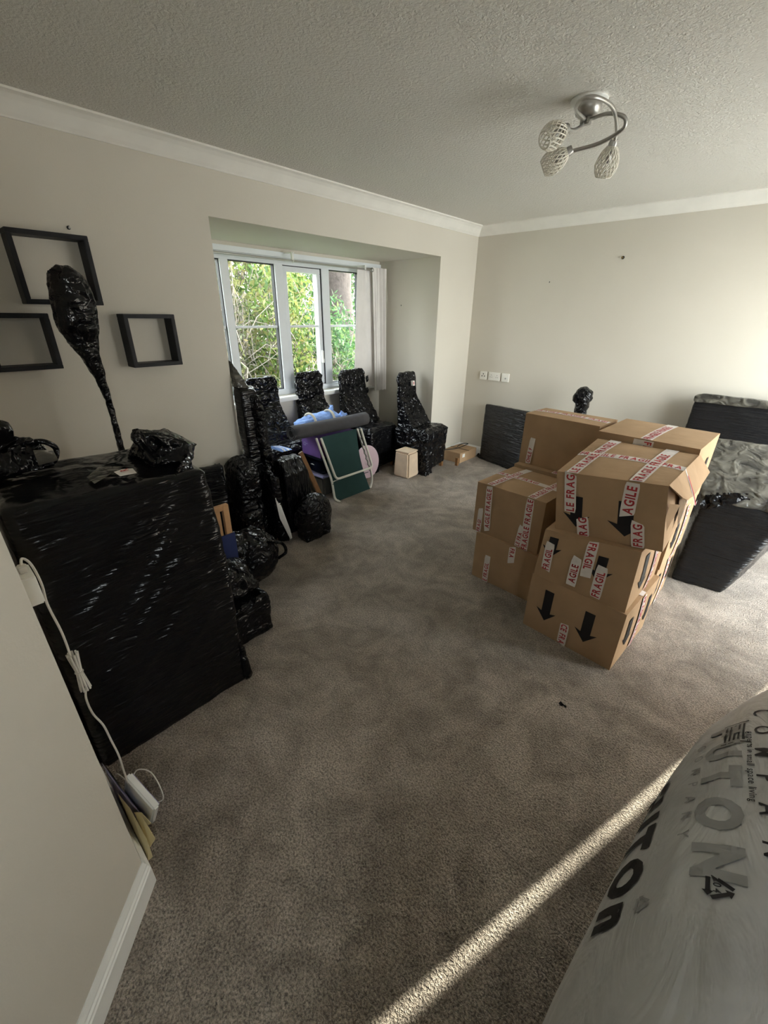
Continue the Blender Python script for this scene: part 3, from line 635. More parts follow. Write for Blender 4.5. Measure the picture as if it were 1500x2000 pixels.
# left rear stack
H2 = Carton('bottom box of the left rear stack, hidden behind the taped one', -1.185, 2.645, 0, -.06, .46, .40, .322)
H2.arrow('left', .3, .8, .3)
H = Carton('middle box of the left rear stack, only its lid edge showing', -1.185, 2.640, .324, -.06, .46, .40, .328); H.tape('top', .62, 0, .64, 1, 'FRAGIL', .045)
G = Carton('tall brown box at the top of the left rear stack', -1.182, 2.695, .656, -.087, .479, .264, .333, seam='x')
G.tape('front', .145, .03, .17, .56, 'OHLE F', .038, 1); G.tape('front', .78, 0, .79, .22, 'OH', .04, 1); G.tape('top', 0, .5, 1, .5, BT, .05)
# right rear stack
I = Carton('bottom box of the right rear stack with tape down its end', -.662, 2.462, 0, -.04, .470, .45, .330); I.tape('right', .5, 1, .5, 0, BT, .05); I.arrow('right', .2, .8, .3); I.arrow('right', .8, .8, .3)
J = Carton('middle box of the right rear stack, arrow printed on its end', -.655, 2.462, .334, -.05, .468, .45, .318); J.tape('right', .5, 1, .5, 0, BT, .05); J.arrow('right', .2, .8, .3)
Fb = Carton('highest box of the right rear stack with one tape over its lid', -.657, 2.460, .656, -.054, .472, .448, .350, seam='y')
Fb.tape('top', .50, 0, .53, 1, 'FRAGILE FRAGILE', .055); Fb.tape('front', .44, 1, .44, .55, '', .05); Fb.tape('front', .53, 1, .53, .55, 'FR', .05); Fb.arrow('right', .55, .75, .2)

# ================================================================ WRAPPED FURNITURE, LEFT SIDE
GW = 'black film wrapped furniture'
cb = thing('wrapped_chest', (-1.68, .35, 0), 'large chest wrapped in black film, right of the near wall end', 'wrapped furniture')
bd = MB().hull([(-1.455, .055, 0), (-1.455, .655, .0), (-1.90, .055, 0), (-1.90, .66, 0), (-1.462, .06, 1.075), (-1.462, .645, 1.045), (-1.90, .06, 1.075), (-1.90, .645, 1.06), (-1.452, .665, .60), (-1.90, .67, .6)])
wrapped('wrapping', bd, 'film_diag', cb, .0135, 3, .004, 4.5, (1, 1.5, 1.5), seed=2, pleats=[((-1.455, .12, .62), (-1.46, .55, 1.06), .010, .008), ((-1.455, .16, .50), (-1.455, .60, 1.05), .014, -.008), ((-1.455, .22, .42), (-1.455, .63, .93), .010, .009), ((-1.455, .30, .60), (-1.455, .60, 1.04), .009, .007), ((-1.455, .18, .25), (-1.455, .64, .72), .012, .009), ((-1.455, .10, .95), (-1.455, .42, 1.06), .010, .007), ((-1.455, .07, .90), (-1.455, .30, .98), .010, .007), ((-1.455, .35, .25), (-1.455, .65, .55), .014, .010), ((-1.455, .10, .35), (-1.455, .40, .70), .010, -.007), ((-1.455, .45, .72), (-1.455, .65, .80), .020, .012)])
kn = MB().hull([(-1.80, .48, 1.065), (-1.58, .50, 1.06), (-1.58, .66, 1.05), (-1.82, .66, 1.055), (-1.72, .52, 1.15), (-1.66, .60, 1.125), (-1.72, .64, 1.12)]).hull([(-1.66, .475, 1.165), (-1.70, .50, 1.185), (-1.66, .53, 1.15), (-1.62, .52, 1.08), (-1.78, .53, 1.08), (-1.70, .56, 1.17)]).hull([(-1.70, .52, 1.17), (-1.62, .55, 1.16), (-1.72, .62, 1.16), (-1.60, .66, 1.11), (-1.72, .70, 1.095), (-1.66, .72, 1.085), (-1.62, .60, 1.07), (-1.76, .60, 1.06)]).hull([(-1.66, .70, 1.10), (-1.68, .715, 1.085), (-1.52, .58, 1.08), (-1.47, .52, 1.05), (-1.50, .60, 1.04), (-1.60, .66, 1.06)])
wrapped('film_knot', kn, 'film_crinkle', cb, .010, 2, .006, 14, seed=4, ragged=.3)
MB().hull([(-1.50, .30, 1.078), (-1.53, .33, 1.080), (-1.66, .36, 1.082), (-1.60, .42, 1.082), (-1.58, .30, 1.079)]).build('torn_film', 'film_thin', cb)
tgo = MB().hull([(-1.50, .375, 1.083), (-1.50, .425, 1.081), (-1.55, .372, 1.086), (-1.56, .40, 1.086), (-1.55, .43, 1.084)]).build('sticker', 'sticker_white', cb)
V, Fs, _ = text2d('R', .026, bold=.03); MB().add([(-1.518-.0*x+(-.010)-y*.0-x*.9, .412-y*.0-.0-y*.95, 1.0885) for x, y in V], Fs).build('lettering', 'print_red', tgo)
cr = MB().hull([(-1.475, .64, .0), (-1.443, .645, .0), (-1.445, .688, .0), (-1.475, .69, .0), (-1.47, .65, .30), (-1.452, .65, .28), (-1.455, .675, .16)]); wrapped('loose_film', cr, 'film_crinkle', cb, .010, 1, .007, 18, seed=6)
# bundle on top of the chest
bu = thing('wrapped_bundle', (-1.80, .18, 1.08), 'knobbly black wrapped bundle with a loop handle on the large chest', 'wrapped bundle')
wrapped('wrapping', MB().hull([(-1.86, .08, 1.09), (-1.70, .08, 1.09), (-1.72, .255, 1.09), (-1.86, .27, 1.09), (-1.76, .09, 1.20), (-1.78, .20, 1.195), (-1.76, .245, 1.15)]).ball((-1.77, .155, 1.225), (.03, .03, .035), 2).hull([(-1.78, .13, 1.18), (-1.74, .13, 1.18), (-1.78, .18, 1.26), (-1.75, .15, 1.265)]), 'film_crinkle', bu, .009, 1, .010, 14, seed=9, ragged=.5, floor=1.085)
MB().tube(spline([(-1.75, .20, 1.18), (-1.75, .245, 1.175), (-1.75, .272, 1.145), (-1.75, .255, 1.105), (-1.76, .235, 1.10)], 20), .009, 8).build('loop_handle', 'film_crinkle', bu)
MB().hull([(-1.70, .205, 1.165), (-1.70, .255, 1.155), (-1.695, .205, 1.115), (-1.695, .26, 1.12), (-1.72, .21, 1.14)]).build('thin_film', 'film_thin', bu)
# tall wrapped floor lamp behind the chest
lp = thing('wrapped_floor_lamp', (-2.45, .655, 0), 'tall floor lamp wrapped in black film, swollen at the top', 'floor lamp')
prof = [(.655, .13, .004), (.655, .13, .02), (.655, .05, .035), (.655, .020, .06), (.650, .017, .60), (.650, .016, .90), (.652, .015, 1.10), (.650, .0155, 1.17), (.640, .024, 1.28), (.624, .040, 1.385), (.610, .062, 1.45), (.606, .080, 1.50), (.612, .085, 1.56), (.616, .085, 1.60), (.614, .078, 1.665), (.600, .062, 1.71), (.592, .040, 1.738)]
wrapped('pole', MB().tube([(-2.45, y, z) for y, r_, z in prof[:10]], [p[1] for p in prof[:10]], 14), 'film_crinkle', lp, .008, 1, .0035, 24, seed=1)
wrapped('shade', MB().tube([(-2.45, y, z) for y, r_, z in prof[8:]], [p[1] for p in prof[8:]], 18), 'film_black', lp, .010, 2, .010, 11, (2.2, 2.2, .5), seed=3)
wrapped('loose_film', MB().hull([(-2.45, .545, 1.72), (-2.44, .60, 1.75), (-2.46, .56, 1.69), (-2.42, .55, 1.735), (-2.47, .63, 1.74), (-2.40, .60, 1.72)]), 'film_crinkle', lp, .008, 1, .010, 20, seed=8, ragged=.5)
# pine frame with blue board
pf = thing('framed_board', (-2.0, .84, 0), 'pale pine frame with a navy blue board, behind the large chest', 'picture frame')
for nm, bx in (('stile', (-2.012, -1.988, .925, .957, 0, .645)), ('stile', (-2.012, -1.988, .70, .732, 0, .645)), ('rail', (-2.012, -1.988, .732, .925, .615, .645)), ('rail', (-2.012, -1.988, .732, .925, 0, .03))): MB().box(*bx).build(nm, 'wood_pine', pf, .002)
MB().box(-2.008, -2.000, .732, .910, .03, .615).build('backing_board', 'wood_pine', pf)
MB().box(-1.986, -1.978, .70, .965, 0, .475).build('blue_board', 'navy_board', pf, .001)
def lump(name, mb, mat, label, cat='wrapped bundle', grp='black wrapped bundles on the carpet by the left wall', **k):
    t = thing(name, tuple(np.mean(np.array(mb.v), 0)[:2])+(0,), label, cat, grp); wrapped('wrapping', mb, mat, t, **k); return t
lb = lump('wrapped_box', MB().box(-1.96, -1.665, .715, .955, .0, .225), 'film_black', 'low wrapped box on the carpet beside the large chest', vox=.012, smooth=3, amp=.009, freq=9, seed=12)
lump('wrapped_bundle', MB().hull([(-1.80, .72, .24), (-1.70, .78, .25), (-1.98, .75, .24), (-1.95, .93, .24), (-1.74, .95, .235), (-1.78, .74, .42), (-1.92, .78, .43), (-1.80, .90, .38), (-1.90, .93, .36), (-1.72, .86, .32)]), 'film_crinkle', 'round crinkled bundle lying on the low wrapped box', vox=.011, smooth=4, amp=.012, freq=11, seed=14, floor=.235)
rb = lump('wrapped_bundle', MB().ball((-2.14, 1.13, .19), (.15, .17, .19)).ball((-2.16, 1.02, .26), (.12, .12, .12)), 'film_crinkle', 'rounded shiny bundle on the carpet behind the low wrapped box', vox=.012, smooth=3, amp=.012, freq=10, seed=16)
MB().tube(spline([(-2.03, 1.20, .30), (-2.0, 1.27, .27), (-2.0, 1.29, .20), (-2.03, 1.25, .16)], 12), .010, 7).build('handle', 'film_crinkle', rb)
lump('wrapped_picture', MB().hull([(-2.70, 1.13, 0), (-2.64, 1.28, 0), (-2.60, 1.28, 0), (-2.62, 1.12, 0), (-2.73, 1.14, .63), (-2.68, 1.28, .64), (-2.63, 1.28, .63), (-2.66, 1.13, .61)]), 'film_flat', 'flat black wrapped picture against the left wall below the smallest shelf', vox=.013, smooth=2, amp=.004, freq=8, seed=18)
lump('wrapped_case', MB().hull([(-2.74, 1.31, 0), (-2.50, 1.31, 0), (-2.50, 1.50, 0), (-2.74, 1.50, 0), (-2.72, 1.32, .60), (-2.52, 1.32, .58), (-2.52, 1.48, .58), (-2.72, 1.48, .60), (-2.66, 1.35, .665), (-2.57, 1.35, .655), (-2.57, 1.46, .655), (-2.66, 1.46, .665)]).box(-2.74, -2.46, 1.30, 1.44, 0, .30), 'film_crinkle', 'upright shiny wrapped case with a rounded top by the left wall', vox=.013, smooth=4, amp=.012, freq=9, seed=20)
sl = lump('wrapped_case', MB().hull([(-2.66, 1.525, 0), (-2.44, 1.53, 0), (-2.40, 1.60, 0), (-2.62, 1.615, 0), (-2.62, 1.52, .55), (-2.46, 1.53, .52), (-2.44, 1.59, .50), (-2.62, 1.60, .58)]), 'film_crinkle', 'slim wrapped case with a white strip showing through a split', vox=.012, smooth=3, amp=.008, freq=10, seed=22)
MB().hull([(-2.447, 1.535, .36), (-2.445, 1.555, .37), (-2.392, 1.60, .10), (-2.384, 1.605, .03), (-2.395, 1.595, .02), (-2.430, 1.545, .20), (-2.47, 1.56, .30)]).build('white_strip', 'sticker_white', sl)
wrapped('film_patch', MB().hull([(-2.46, 1.52, .42), (-2.44, 1.56, .43), (-2.44, 1.52, .33), (-2.425, 1.555, .35)]), 'film_thin', sl, .008, 1, .005, 18)
lump('wrapped_stool', MB().hull([(-2.60, 1.65, .02), (-2.45, 1.65, .02), (-2.46, 1.90, .02), (-2.61, 1.90, .02), (-2.60, 1.63, .56), (-2.44, 1.63, .50), (-2.44, 1.845, .50), (-2.60, 1.85, .57), (-2.57, 1.64, .615), (-2.48, 1.64, .595), (-2.48, 1.82, .60), (-2.57, 1.83, .615)]), 'film_vert', 'wrapped stool with a glossy padded top between the slim case and wooden bar', 'wrapped stool', None, vox=.013, smooth=4, amp=.007, freq=8, stretch=(1, 2.2, .6), seed=24)
lump('wrapped_bundle', MB().ball((-2.34, 1.78, .18), (.105, .165, .18)).box(-2.40, -2.27, 1.66, 1.90, 0, .20), 'film_crinkle', 'bulky black bag bundle on the carpet in front of the stool', vox=.012, smooth=4, amp=.009, freq=9, seed=26)
st = thing('wooden_bar', (-2.70, 2.15, 0), 'narrow brown wooden bar leaning beside the grey storage tub', 'wooden bar')
MB().bar((-2.722, 2.206, .012), (-2.722, 1.985, .545), .040, .022, (1, 0, 0)).build('bar', 'wood_brown', st, .003)
MB().bar((-2.724, 2.2, .010), (-2.724, 2.21, -.0), .03, .02, (1, 0, 0)).build('foot', 'wood_brown', st)
tp = thing('wrapped_board', (-2.74, 1.60, 0), 'tall wrapped board standing at the left edge of the bay', 'wrapped board')
wrapped('wrapping', MB().hull([(-2.80, 1.515, 0), (-2.66, 1.515, 0), (-2.66, 1.72, 0), (-2.76, 1.72, 0), (-2.80, 1.505, 1.115), (-2.70, 1.51, 1.09), (-2.70, 1.64, 1.075), (-2.80, 1.66, 1.11)]), 'film_flat', tp, .015, 3, .007, 7, seed=28)
wrapped('crinkled_edge', MB().hull([(-2.69, 1.60, 0), (-2.63, 1.64, 0), (-2.65, 1.76, 0), (-2.72, 1.56, 1.06), (-2.66, 1.60, 1.03), (-2.68, 1.66, 1.05)]), 'film_crinkle', tp, .012, 2, .010, 12, seed=30)
wrapped('film_peak', MB().hull([(-2.81, 1.508, 1.29), (-2.80, 1.52, 1.28), (-2.80, 1.505, 1.10), (-2.72, 1.51, 1.10), (-2.72, 1.60, 1.095), (-2.80, 1.61, 1.10), (-2.76, 1.55, 1.17)]), 'film_thin', tp, .009, 1, .004, 16, seed=31)

# ================================================================ WRAPPED DINING CHAIRS
def chair(cx, cy, rot, label, seed, backw=.34, top=1.035, flaps=(), sticker=False, mb_='film_black', ms_='film_crinkle', seatz=.475, depth=.47):
    """local frame: seat front towards +x, back at x=0"""
    t = thing('wrapped_chair', (cx, cy, 0), label, 'chair', 'dining chairs wrapped in black film')
    X = Matrix.Translation((cx, cy, 0)) @ Matrix.Rotation(rot, 4, 'Z'); h = backw/2
    def hu(m, pts): return m.hull([X @ Vector(p) for p in pts])
    b = MB()
    hu(b, [(.0, -h, seatz), (.0, h, seatz), (-.05, -h, seatz), (-.05, h, seatz), (-.035, -h, top-.05), (-.035, h, top-.05), (-.075, -h, top-.05), (-.075, h, top-.05), (-.04, -h+.035, top), (-.04, h-.035, top), (-.07, -h+.035, top), (-.07, h-.035, top)])
    hu(b, [(-.02, -h, seatz+.30), (-.02, h, seatz+.30), (-.05, -h, seatz-.03), (-.05, h, seatz-.03), (.17, -h-.03, seatz), (.17, h+.03, seatz), (.10, -h-.02, seatz-.05), (.10, h+.02, seatz-.05), (.05, -h-.01, seatz+.10), (.05, h+.01, seatz+.10)])
    wrapped('backrest', b, mb_, t, .010, 3, .010, 13, (1, 1.4, 1.1), seed=seed)
    w = .225; s_ = MB()
    hu(s_, [(-.06, -w+.02, .05), (-.06, w-.02, .05), (depth-.02, -w, .03), (depth-.02, w, .05), (-.06, -w+.03, seatz-.02), (-.06, w-.03, seatz-.02), (depth, -w, seatz-.03), (depth, w, seatz-.03), (depth-.05, -w+.03, seatz+.012), (depth-.05, w-.03, seatz+.012), (.1, -w+.03, seatz), (.1, w-.03, seatz)])
    wrapped('seat', s_, ms_, t, .012, 3, .009, 10, seed=seed+3)
    for i, (sx, sy) in enumerate(((.03, -1), (.03, 1), (depth-.04, -1), (depth-.04, 1))):
        m = MB(); m.hull([X @ Vector((sx+dx, sy*(w-.035)+dy, z)) for dx in (-.017, .017) for dy in (-.017, .017) for z in (0, .12)]); m.build('leg', 'wood_brown', t)
    hm = MB(); hu(hm, [(depth-.10, -w-.01, .0), (depth+.012, -w-.012, .0), (depth+.012, -w+.12, .0), (depth+.005, -w-.005, .20), (depth-.06, -w-.005, .18), (depth+.006, -w+.14, .12)])
    wrapped('loose_hem', hm, 'film_crinkle', t, .009, 1, .011, 16, seed=seed+5, ragged=.4)
    for i, (fy, fz) in enumerate(flaps):
        p = X @ Vector((-.03, fy*h, fz)); wrapped('loose_flap', MB().hull([p, p+Vector((.01, fy*.035, .03)), p+Vector((.02, fy*.03, -.04)), p+Vector((.02, -fy*.03, .02)), p+Vector((-.01, fy*.02, -.07))]), 'film_crinkle', t, .007, 1, .006, 24, seed=seed+i)
    if sticker:
        q_ = [X @ Vector((x, y, z)) for x, y, z in ((.002, .045, .875), (.002, .085, .875), (-.006, .085, .925), (-.006, .045, .925))]
        so_ = MB().add([p+X.to_3x3() @ Vector((d_, 0, 0)) for d_ in (-.02, .004) for p in q_], [(0, 1, 2, 3), (7, 6, 5, 4), (0, 4, 5, 1), (1, 5, 6, 2), (2, 6, 7, 3), (3, 7, 4, 0)]).build('sticker', 'sticker_white', t)
        V, Fs, _ = text2d('R', .028, bold=.03)
        MB().add([X @ Vector((.0085-(y+.885-.875)*.16, .052+x, .886+y)) for x, y in V], Fs).build('lettering', 'print_red', so_)
    return t
chair(-3.49, 2.20, 0, 'wrapped chair at the left of the window, blue striped cloth on its seat', 40, depth=.36)
chair(-3.50, 2.765, .0, 'wrapped chair in the middle of the bay, behind the blue bundle', 50, top=1.04, depth=.36)
chair(-3.41, 3.285, .06, 'wrapped chair beside the curtain with ragged film on its back', 60, .40, 1.03, flaps=((1, .93), (1, .80), (-1, .78)), mb_='film_crinkle', ms_='film_flat', depth=.42)
chair(-2.925, 3.632, .12, 'wrapped chair with a red and white sticker, right of the bay', 70, .33, 1.02, sticker=True, mb_='film_black', depth=.375)
sc_ = thing('striped_cloth', (-3.12, 2.02, .49), 'blue and white striped folded cloth on the left chair seat', 'cloth')
for i in range(5):
    MB().hull([(-3.16+.0*i, 1.985+.020*i, .487), (-3.00, 2.00+.022*i, .484), (-3.00, 2.016+.022*i, .484), (-3.16, 2.001+.02*i, .487), (-3.14, 1.99+.02*i, .515-.004*i), (-3.02, 2.008+.022*i, .51-.004*i)]).build('stripe', 'blue_cloth' if i % 2 == 0 else 'sticker_white', sc_)

# ================================================================ THINGS IN FRONT OF THE BAY
ca = thing('storage_tub', (-3.03, 2.50, 0), 'grey translucent storage tub with a dark lid under the purple box', 'storage box')
MB().hexa([(-3.09, 2.34, 0), (-2.88, 2.34, 0), (-2.88, 2.68, 0), (-3.09, 2.68, 0), (-3.11, 2.31, .195), (-2.85, 2.31, .195), (-2.85, 2.71, .195), (-3.11, 2.71, .195)]).build('tub', 'tub_grey', ca, .02)
MB().box(-3.12, -2.84, 2.30, 2.72, .195, .212).build('lid_rim', 'lilac_plastic', ca, .006)
MB().box(-2.852, -2.842, 2.45, 2.55, .14, .205).build('clip', 'tub_grey', ca, .003)
cbk = thing('black_crate', (-3.03, 2.50, .213), 'glossy black curved container between the grey tub and purple box', 'storage box')
MB().hexa([(-3.10, 2.33, .213), (-2.87, 2.33, .213), (-2.87, 2.69, .213), (-3.10, 2.69, .213), (-3.115, 2.305, .36), (-2.85, 2.305, .36), (-2.85, 2.71, .36), (-3.115, 2.71, .36)]).build('body', 'tub_dark', cbk, .025)
MB().box(-3.12, -2.835, 2.29, 2.725, .36, .385).build('lid', 'tub_dark', cbk, .010)
MB().hull([(-3.00, 2.308, .30), (-2.96, 2.308, .30), (-2.985, 2.306, .312), (-3.01, 2.30, .306)]).build('label', 'sticker_white', cbk)
pb = thing('purple_box', (-3.03, 2.50, .386), 'purple box stacked on the black container behind the deck chair', 'box')
MB().box(-3.12, -2.855, 2.30, 2.72, .386, .565).build('body', 'purple_card', pb, .004)
MB().box(-2.8555, -2.850, 2.302, 2.718, .388, .563).build('front_panel', 'purple_dark', pb)
MB().box(-3.122, -2.85, 2.295, 2.725, .555, .578).build('lid', 'purple_card', pb, .003)
ic = MB(); frame_rect_ = [(-3.09, -3.085, .47, .50), (-3.065, -3.06, .47, .50), (-3.09, -3.06, .495, .50), (-3.09, -3.06, .47, .475)]
for x0, x1, z0, z1 in frame_rect_: ic.box(x0, x1, 2.2985, 2.2998, z0, z1)
ic.box(-3.055, -3.035, 2.2985, 2.2998, .488, .493); ic.build('printed_mark', 'lilac_plastic', pb)
# dark rolled mat
mt = thing('rolled_mat', (-2.90, 2.47, .58), 'dark grey rolled mat lying on the purple box', 'mat')
a = Vector((-2.90, 2.035, .654)); b = Vector((-2.885, 2.905, .648)); d = (b-a).normalized(); up = Vector((0, 0, 1)); sd_ = d.cross(up).normalized(); up = sd_.cross(d)
vs = []; fs = []; NT = 110; NL = 10
for i in range(NT+1):
    th = i/NT*2*PI*2.6; r_ = .026+.040*i/NT
    for j in range(NL+1):
        p = a.lerp(b, j/NL); wob = 1+.03*math.sin(5*j/NL+th); vs.append(p+(sd_*math.cos(th)+up*math.sin(th))*r_*wob)
m = MB().add(vs, [(i*(NL+1)+j, (i+1)*(NL+1)+j, (i+1)*(NL+1)+j+1, i*(NL+1)+j+1) for i in range(NT) for j in range(NL)]); m.smooth = True; mo = m.build('roll', 'mat_grey', mt)
sm = mo.modifiers.new('thick', 'SOLIDIFY'); sm.thickness = .006; sm.offset = 0
MB().tube([a+d*.03, b-d*.03], .021, 14).build('core', 'hole', mt)
# blue folded cloth tied with two straps
bl = thing('blue_bundle', (-3.03, 2.45, .58), 'light blue folded cloth tied with two cream straps on the purple box', 'cloth bundle')
wrapped('cloth', MB().hull([(-3.11, 2.20, .585), (-2.97, 2.20, .585), (-3.11, 2.72, .585), (-2.97, 2.72, .585), (-3.10, 2.20, .70), (-2.99, 2.20, .68), (-3.09, 2.40, .745), (-3.0, 2.40, .72), (-3.09, 2.66, .74), (-3.0, 2.68, .70)]).hull([(-3.09, 2.54, .70), (-3.00, 2.54, .69), (-3.07, 2.62, .79), (-3.03, 2.625, .80), (-3.05, 2.66, .70)]).hull([(-3.08, 2.70, .66), (-2.98, 2.70, .65), (-3.04, 2.80, .70), (-3.02, 2.80, .68), (-3.03, 2.72, .73)]), 'blue_cloth', bl, .010, 2, .014, 13, (1.6, .5, 1.6), seed=80, floor=.582)
for y_ in (2.345, 2.565):
    MB().tube([(-3.035+.075*math.cos(t_), y_+.01*math.cos(t_), .67+.088*math.sin(t_)) for t_ in np.linspace(-.25, PI+.25, 16)], .011, 6).build('strap', 'strap_cream', bl)
# pink disc
pd = thing('pink_disc', (-2.95, 3.0, 0), 'pale pink round disc standing on edge behind the deck chair', 'disc')
MB().lathe([(.165, -.009), (.172, -.004), (.172, .004), (.165, .009)], (-2.945, 2.985, .175), 48, (1, 0, .14)).build('disc', 'pink_disc', pd)
MB().lathe([(.040, .008), (.044, .010), (.040, .013)], (-2.945, 2.985, .175), 24, (1, 0, .14)).build('hub', 'pink_disc', pd)
# folded deck chair
dc = thing('deck_chair', (-2.72, 2.52, 0), 'folded deck chair of dark green canvas on a white tube frame', 'chair')
def DP(y, z, o=0): return (-2.700-.16*z+o, y, z)
def rounded(P, r=.04):
    P = [Vector(p) for p in P]; out = [P[0]]
    for i in range(1, len(P)-1):
        d0 = (P[i-1]-P[i]).normalized(); d1 = (P[i+1]-P[i]).normalized(); out += [(P[i]+d0*r)*(1-t_)**2+P[i]*2*t_*(1-t_)+(P[i]+d1*r)*t_**2 for t_ in np.linspace(0, 1, 7)]
    return out+[P[-1]]
MB().tube(rounded([DP(2.215, .605), DP(2.315, .21), DP(2.318, .012), DP(2.345, .010, .02)], .05), .0105, 9).build('outer_tube', 'white_tube', dc)
MB().tube(rounded([DP(2.705, .600), DP(2.822, .16), DP(2.822, .07), DP(2.782, .012)], .05), .0105, 9).build('outer_tube', 'white_tube', dc)
MB().tube(rounded([DP(2.245, .603, .028), DP(2.345, .215, .028), DP(2.820, .215, .028), DP(2.725, .602, .028)], .045), .0110, 9).build('inner_tube', 'white_tube', dc)
MB().tube([DP(2.322, .196, .008), DP(2.36, .202, .012), DP(2.80, .205, .012)], .0045, 7).build('cross_wire', 'white_tube', dc)
n = 10; vs = []
for o in (0, .004):
    for j in range(n+1):
        w = j/n; y0 = 2.275*(w)+2.330*(1-w); y1 = 2.690*w+2.772*(1-w); y1 -= .035*math.sin(PI*w)*(w > .0)
        for i in range(n+1): s = i/n; vs.append(Vector(DP(y0+(y1-y0)*s, .004+.598*w, o+.012*math.sin(PI*s)*math.sin(PI*w))))
q1 = (n+1)**2; fs = []
for j in range(n):
    for i in range(n): a = j*(n+1)+i; fs += [(a, a+n+1, a+n+2, a+1), (q1+a, q1+a+1, q1+a+n+2, q1+a+n+1)]
m = MB().add(vs, fs); m.smooth = True; m.build('canvas', 'green_canvas', dc)
MB().bar(DP(2.31, .175, .009), DP(2.775, .175, .009), .003, .006).build('seam', 'green_canvas', dc)
for ys, k in ((2.716, 1), (2.29, .8)):
    pth = [DP(ys+.10*t_*.75+.010*math.sin(t_*38), .52-.34*t_, .014) for t_ in np.linspace(0, 1, 60)]; MB().tube(pth, .0025, 5).build('lacing', 'mat_grey', dc)
# pale tapered stool / bin
bn = thing('tapered_bin', (-2.702, 3.335, 0), 'pale wooden tapered waste bin standing upside down by the chair', 'bin')
X = Matrix.Translation((-2.702, 3.335, 0)) @ Matrix.Rotation(.05, 4, 'Z')
m = MB(); a_, b_ = .100, .088
m.hexa([X @ Vector(p) for p in ((-a_, -a_, 0), (a_, -a_, 0), (a_, a_, 0), (-a_, a_, 0), (-b_, -b_, .272), (b_, -b_, .272), (b_, b_, .272), (-b_, b_, .272))]); m.build('body', 'pale_wood', bn, .016)
rm = MB()
for i in range(4):
    R_ = Matrix.Rotation(i*PI/2, 4, 'Z'); rm.hexa([X @ R_ @ Vector(p) for p in ((-.082, -.084, .271), (.082, -.084, .271), (.070, -.072, .271), (-.070, -.072, .271), (-.082, -.084, .281), (.082, -.084, .281), (.070, -.072, .281), (-.070, -.072, .281))])
rm.build('rim', 'pale_wood', bn)
# parcel with a black lead behind the chair
pc = thing('brown_parcel', (-2.62, 4.24, 0), 'small brown parcel on the carpet in the room corner', 'box')
MB().box(-2.745, -2.50, 4.07, 4.43, 0, .118).build('body', 'cardboard', pc, .004)
MB().box(-2.499, -2.497, 4.12, 4.17, .06, .10).build('label', 'sticker_white', pc)
MB().box(-2.75, -2.495, 4.235, 4.265, .1182, .1195).build('tape', 'cardboard_inner', pc)
MB().box(-2.50, -2.470, 3.975, 4.005, 0, .09).build('wood_block', 'wood_brown', pc)
le = settle(MB().tube(spline([(-2.70, 4.05, .128), (-2.62, 4.20, .135), (-2.60, 4.36, .15), (-2.64, 4.45, .135), (-2.70, 4.42, .128), (-2.68, 4.28, .126)], 30), .005, 6).build('black_lead', 'hole')); tag(le, 'thin black cable looped over the brown parcel', 'cable')

# ================================================================ BY THE BACK WALL AND RIGHT SIDE
bp = thing('wrapped_table_top', (-2.1, 4.36, 0), 'square black wrapped table top leaning on the back wall under the sockets', 'wrapped furniture')
wrapped('wrapping', MB().hull([(-2.46, 4.46, .0), (-2.43, 4.40, .0), (-1.72, 4.20, 0), (-1.72, 4.27, 0), (-2.47, 4.495, .645), (-2.45, 4.44, .645), (-1.76, 4.27, .665), (-1.76, 4.33, .665)]), 'film_wide', bp, .013, 2, .003, 8, (1, 1, 2.5), seed=90)
wrapped('loose_corner', MB().hull([(-2.47, 4.47, 0), (-2.40, 4.38, 0), (-2.47, 4.42, .05), (-2.44, 4.40, .08), (-2.52, 4.46, .01)]), 'film_crinkle', bp, .008, 1, .006, 20, seed=91)
hs = thing('wrapped_stand', (-1.32, 4.20, 0), 'slim wrapped stand with a head-shaped top behind the tall brown box', 'wrapped stand')
wrapped('post', MB().tube([(-1.32, 4.2, 0), (-1.32, 4.2, .03), (-1.32, 4.2, .05), (-1.315, 4.2, .60), (-1.315, 4.2, .78), (-1.31, 4.2, .86)], [.12, .12, .05, .05, .058, .065], 14), 'film_crinkle', hs, .011, 1, .006, 16, seed=92)
wrapped('head', MB().ball((-1.315, 4.2, .905), (.080, .078, .085)).ball((-1.355, 4.17, .885), (.045, .05, .05), 2), 'film_crinkle', hs, .010, 1, .010, 16, seed=94, ragged=.2)
rt = thing('wrapped_headboard', (-.05, 4.32, 0), 'tall flat wrapped panel against the back wall at the right edge', 'wrapped panel')
wrapped('wrapping', MB().hull([(-.50, 4.24, 0), (.45, 4.24, 0), (-.50, 4.46, 0), (.45, 4.46, 0), (-.475, 4.26, .985), (.45, 4.26, 1.0), (-.475, 4.46, .985), (.45, 4.46, 1.0)]), 'film_wide', rt, .018, 2, .004, 6, (.6, 1, 3), seed=96)
wrapped('top_fold', MB().hull([(-.485, 4.24, .955), (.45, 4.24, .965), (-.485, 4.25, 1.01), (.45, 4.25, 1.0), (-.42, 4.25, 1.03), (-.47, 4.46, 1.0), (.45, 4.46, 1.0)]), 'film_thin', rt, .014, 2, .006, 9, (.5, 1, 2), seed=97)
wa = thing('wrapped_armchair', (.10, 3.35, 0), 'black wrapped armchair with a glossy cushion right of the box stacks', 'armchair')
wrapped('base', MB().hull([(-.155, 3.03, 0), (.115, 3.05, 0), (-.20, 3.55, 0), (.20, 3.60, 0), (-.15, 3.02, .35), (.135, 3.04, .22), (.24, 3.04, .52), (-.135, 3.02, .60), (.26, 3.05, .60), (-.20, 3.60, .60), (.42, 3.62, .58)]), 'film_wide', wa, .014, 3, .006, 6, (1, 1, 3.0), seed=98)
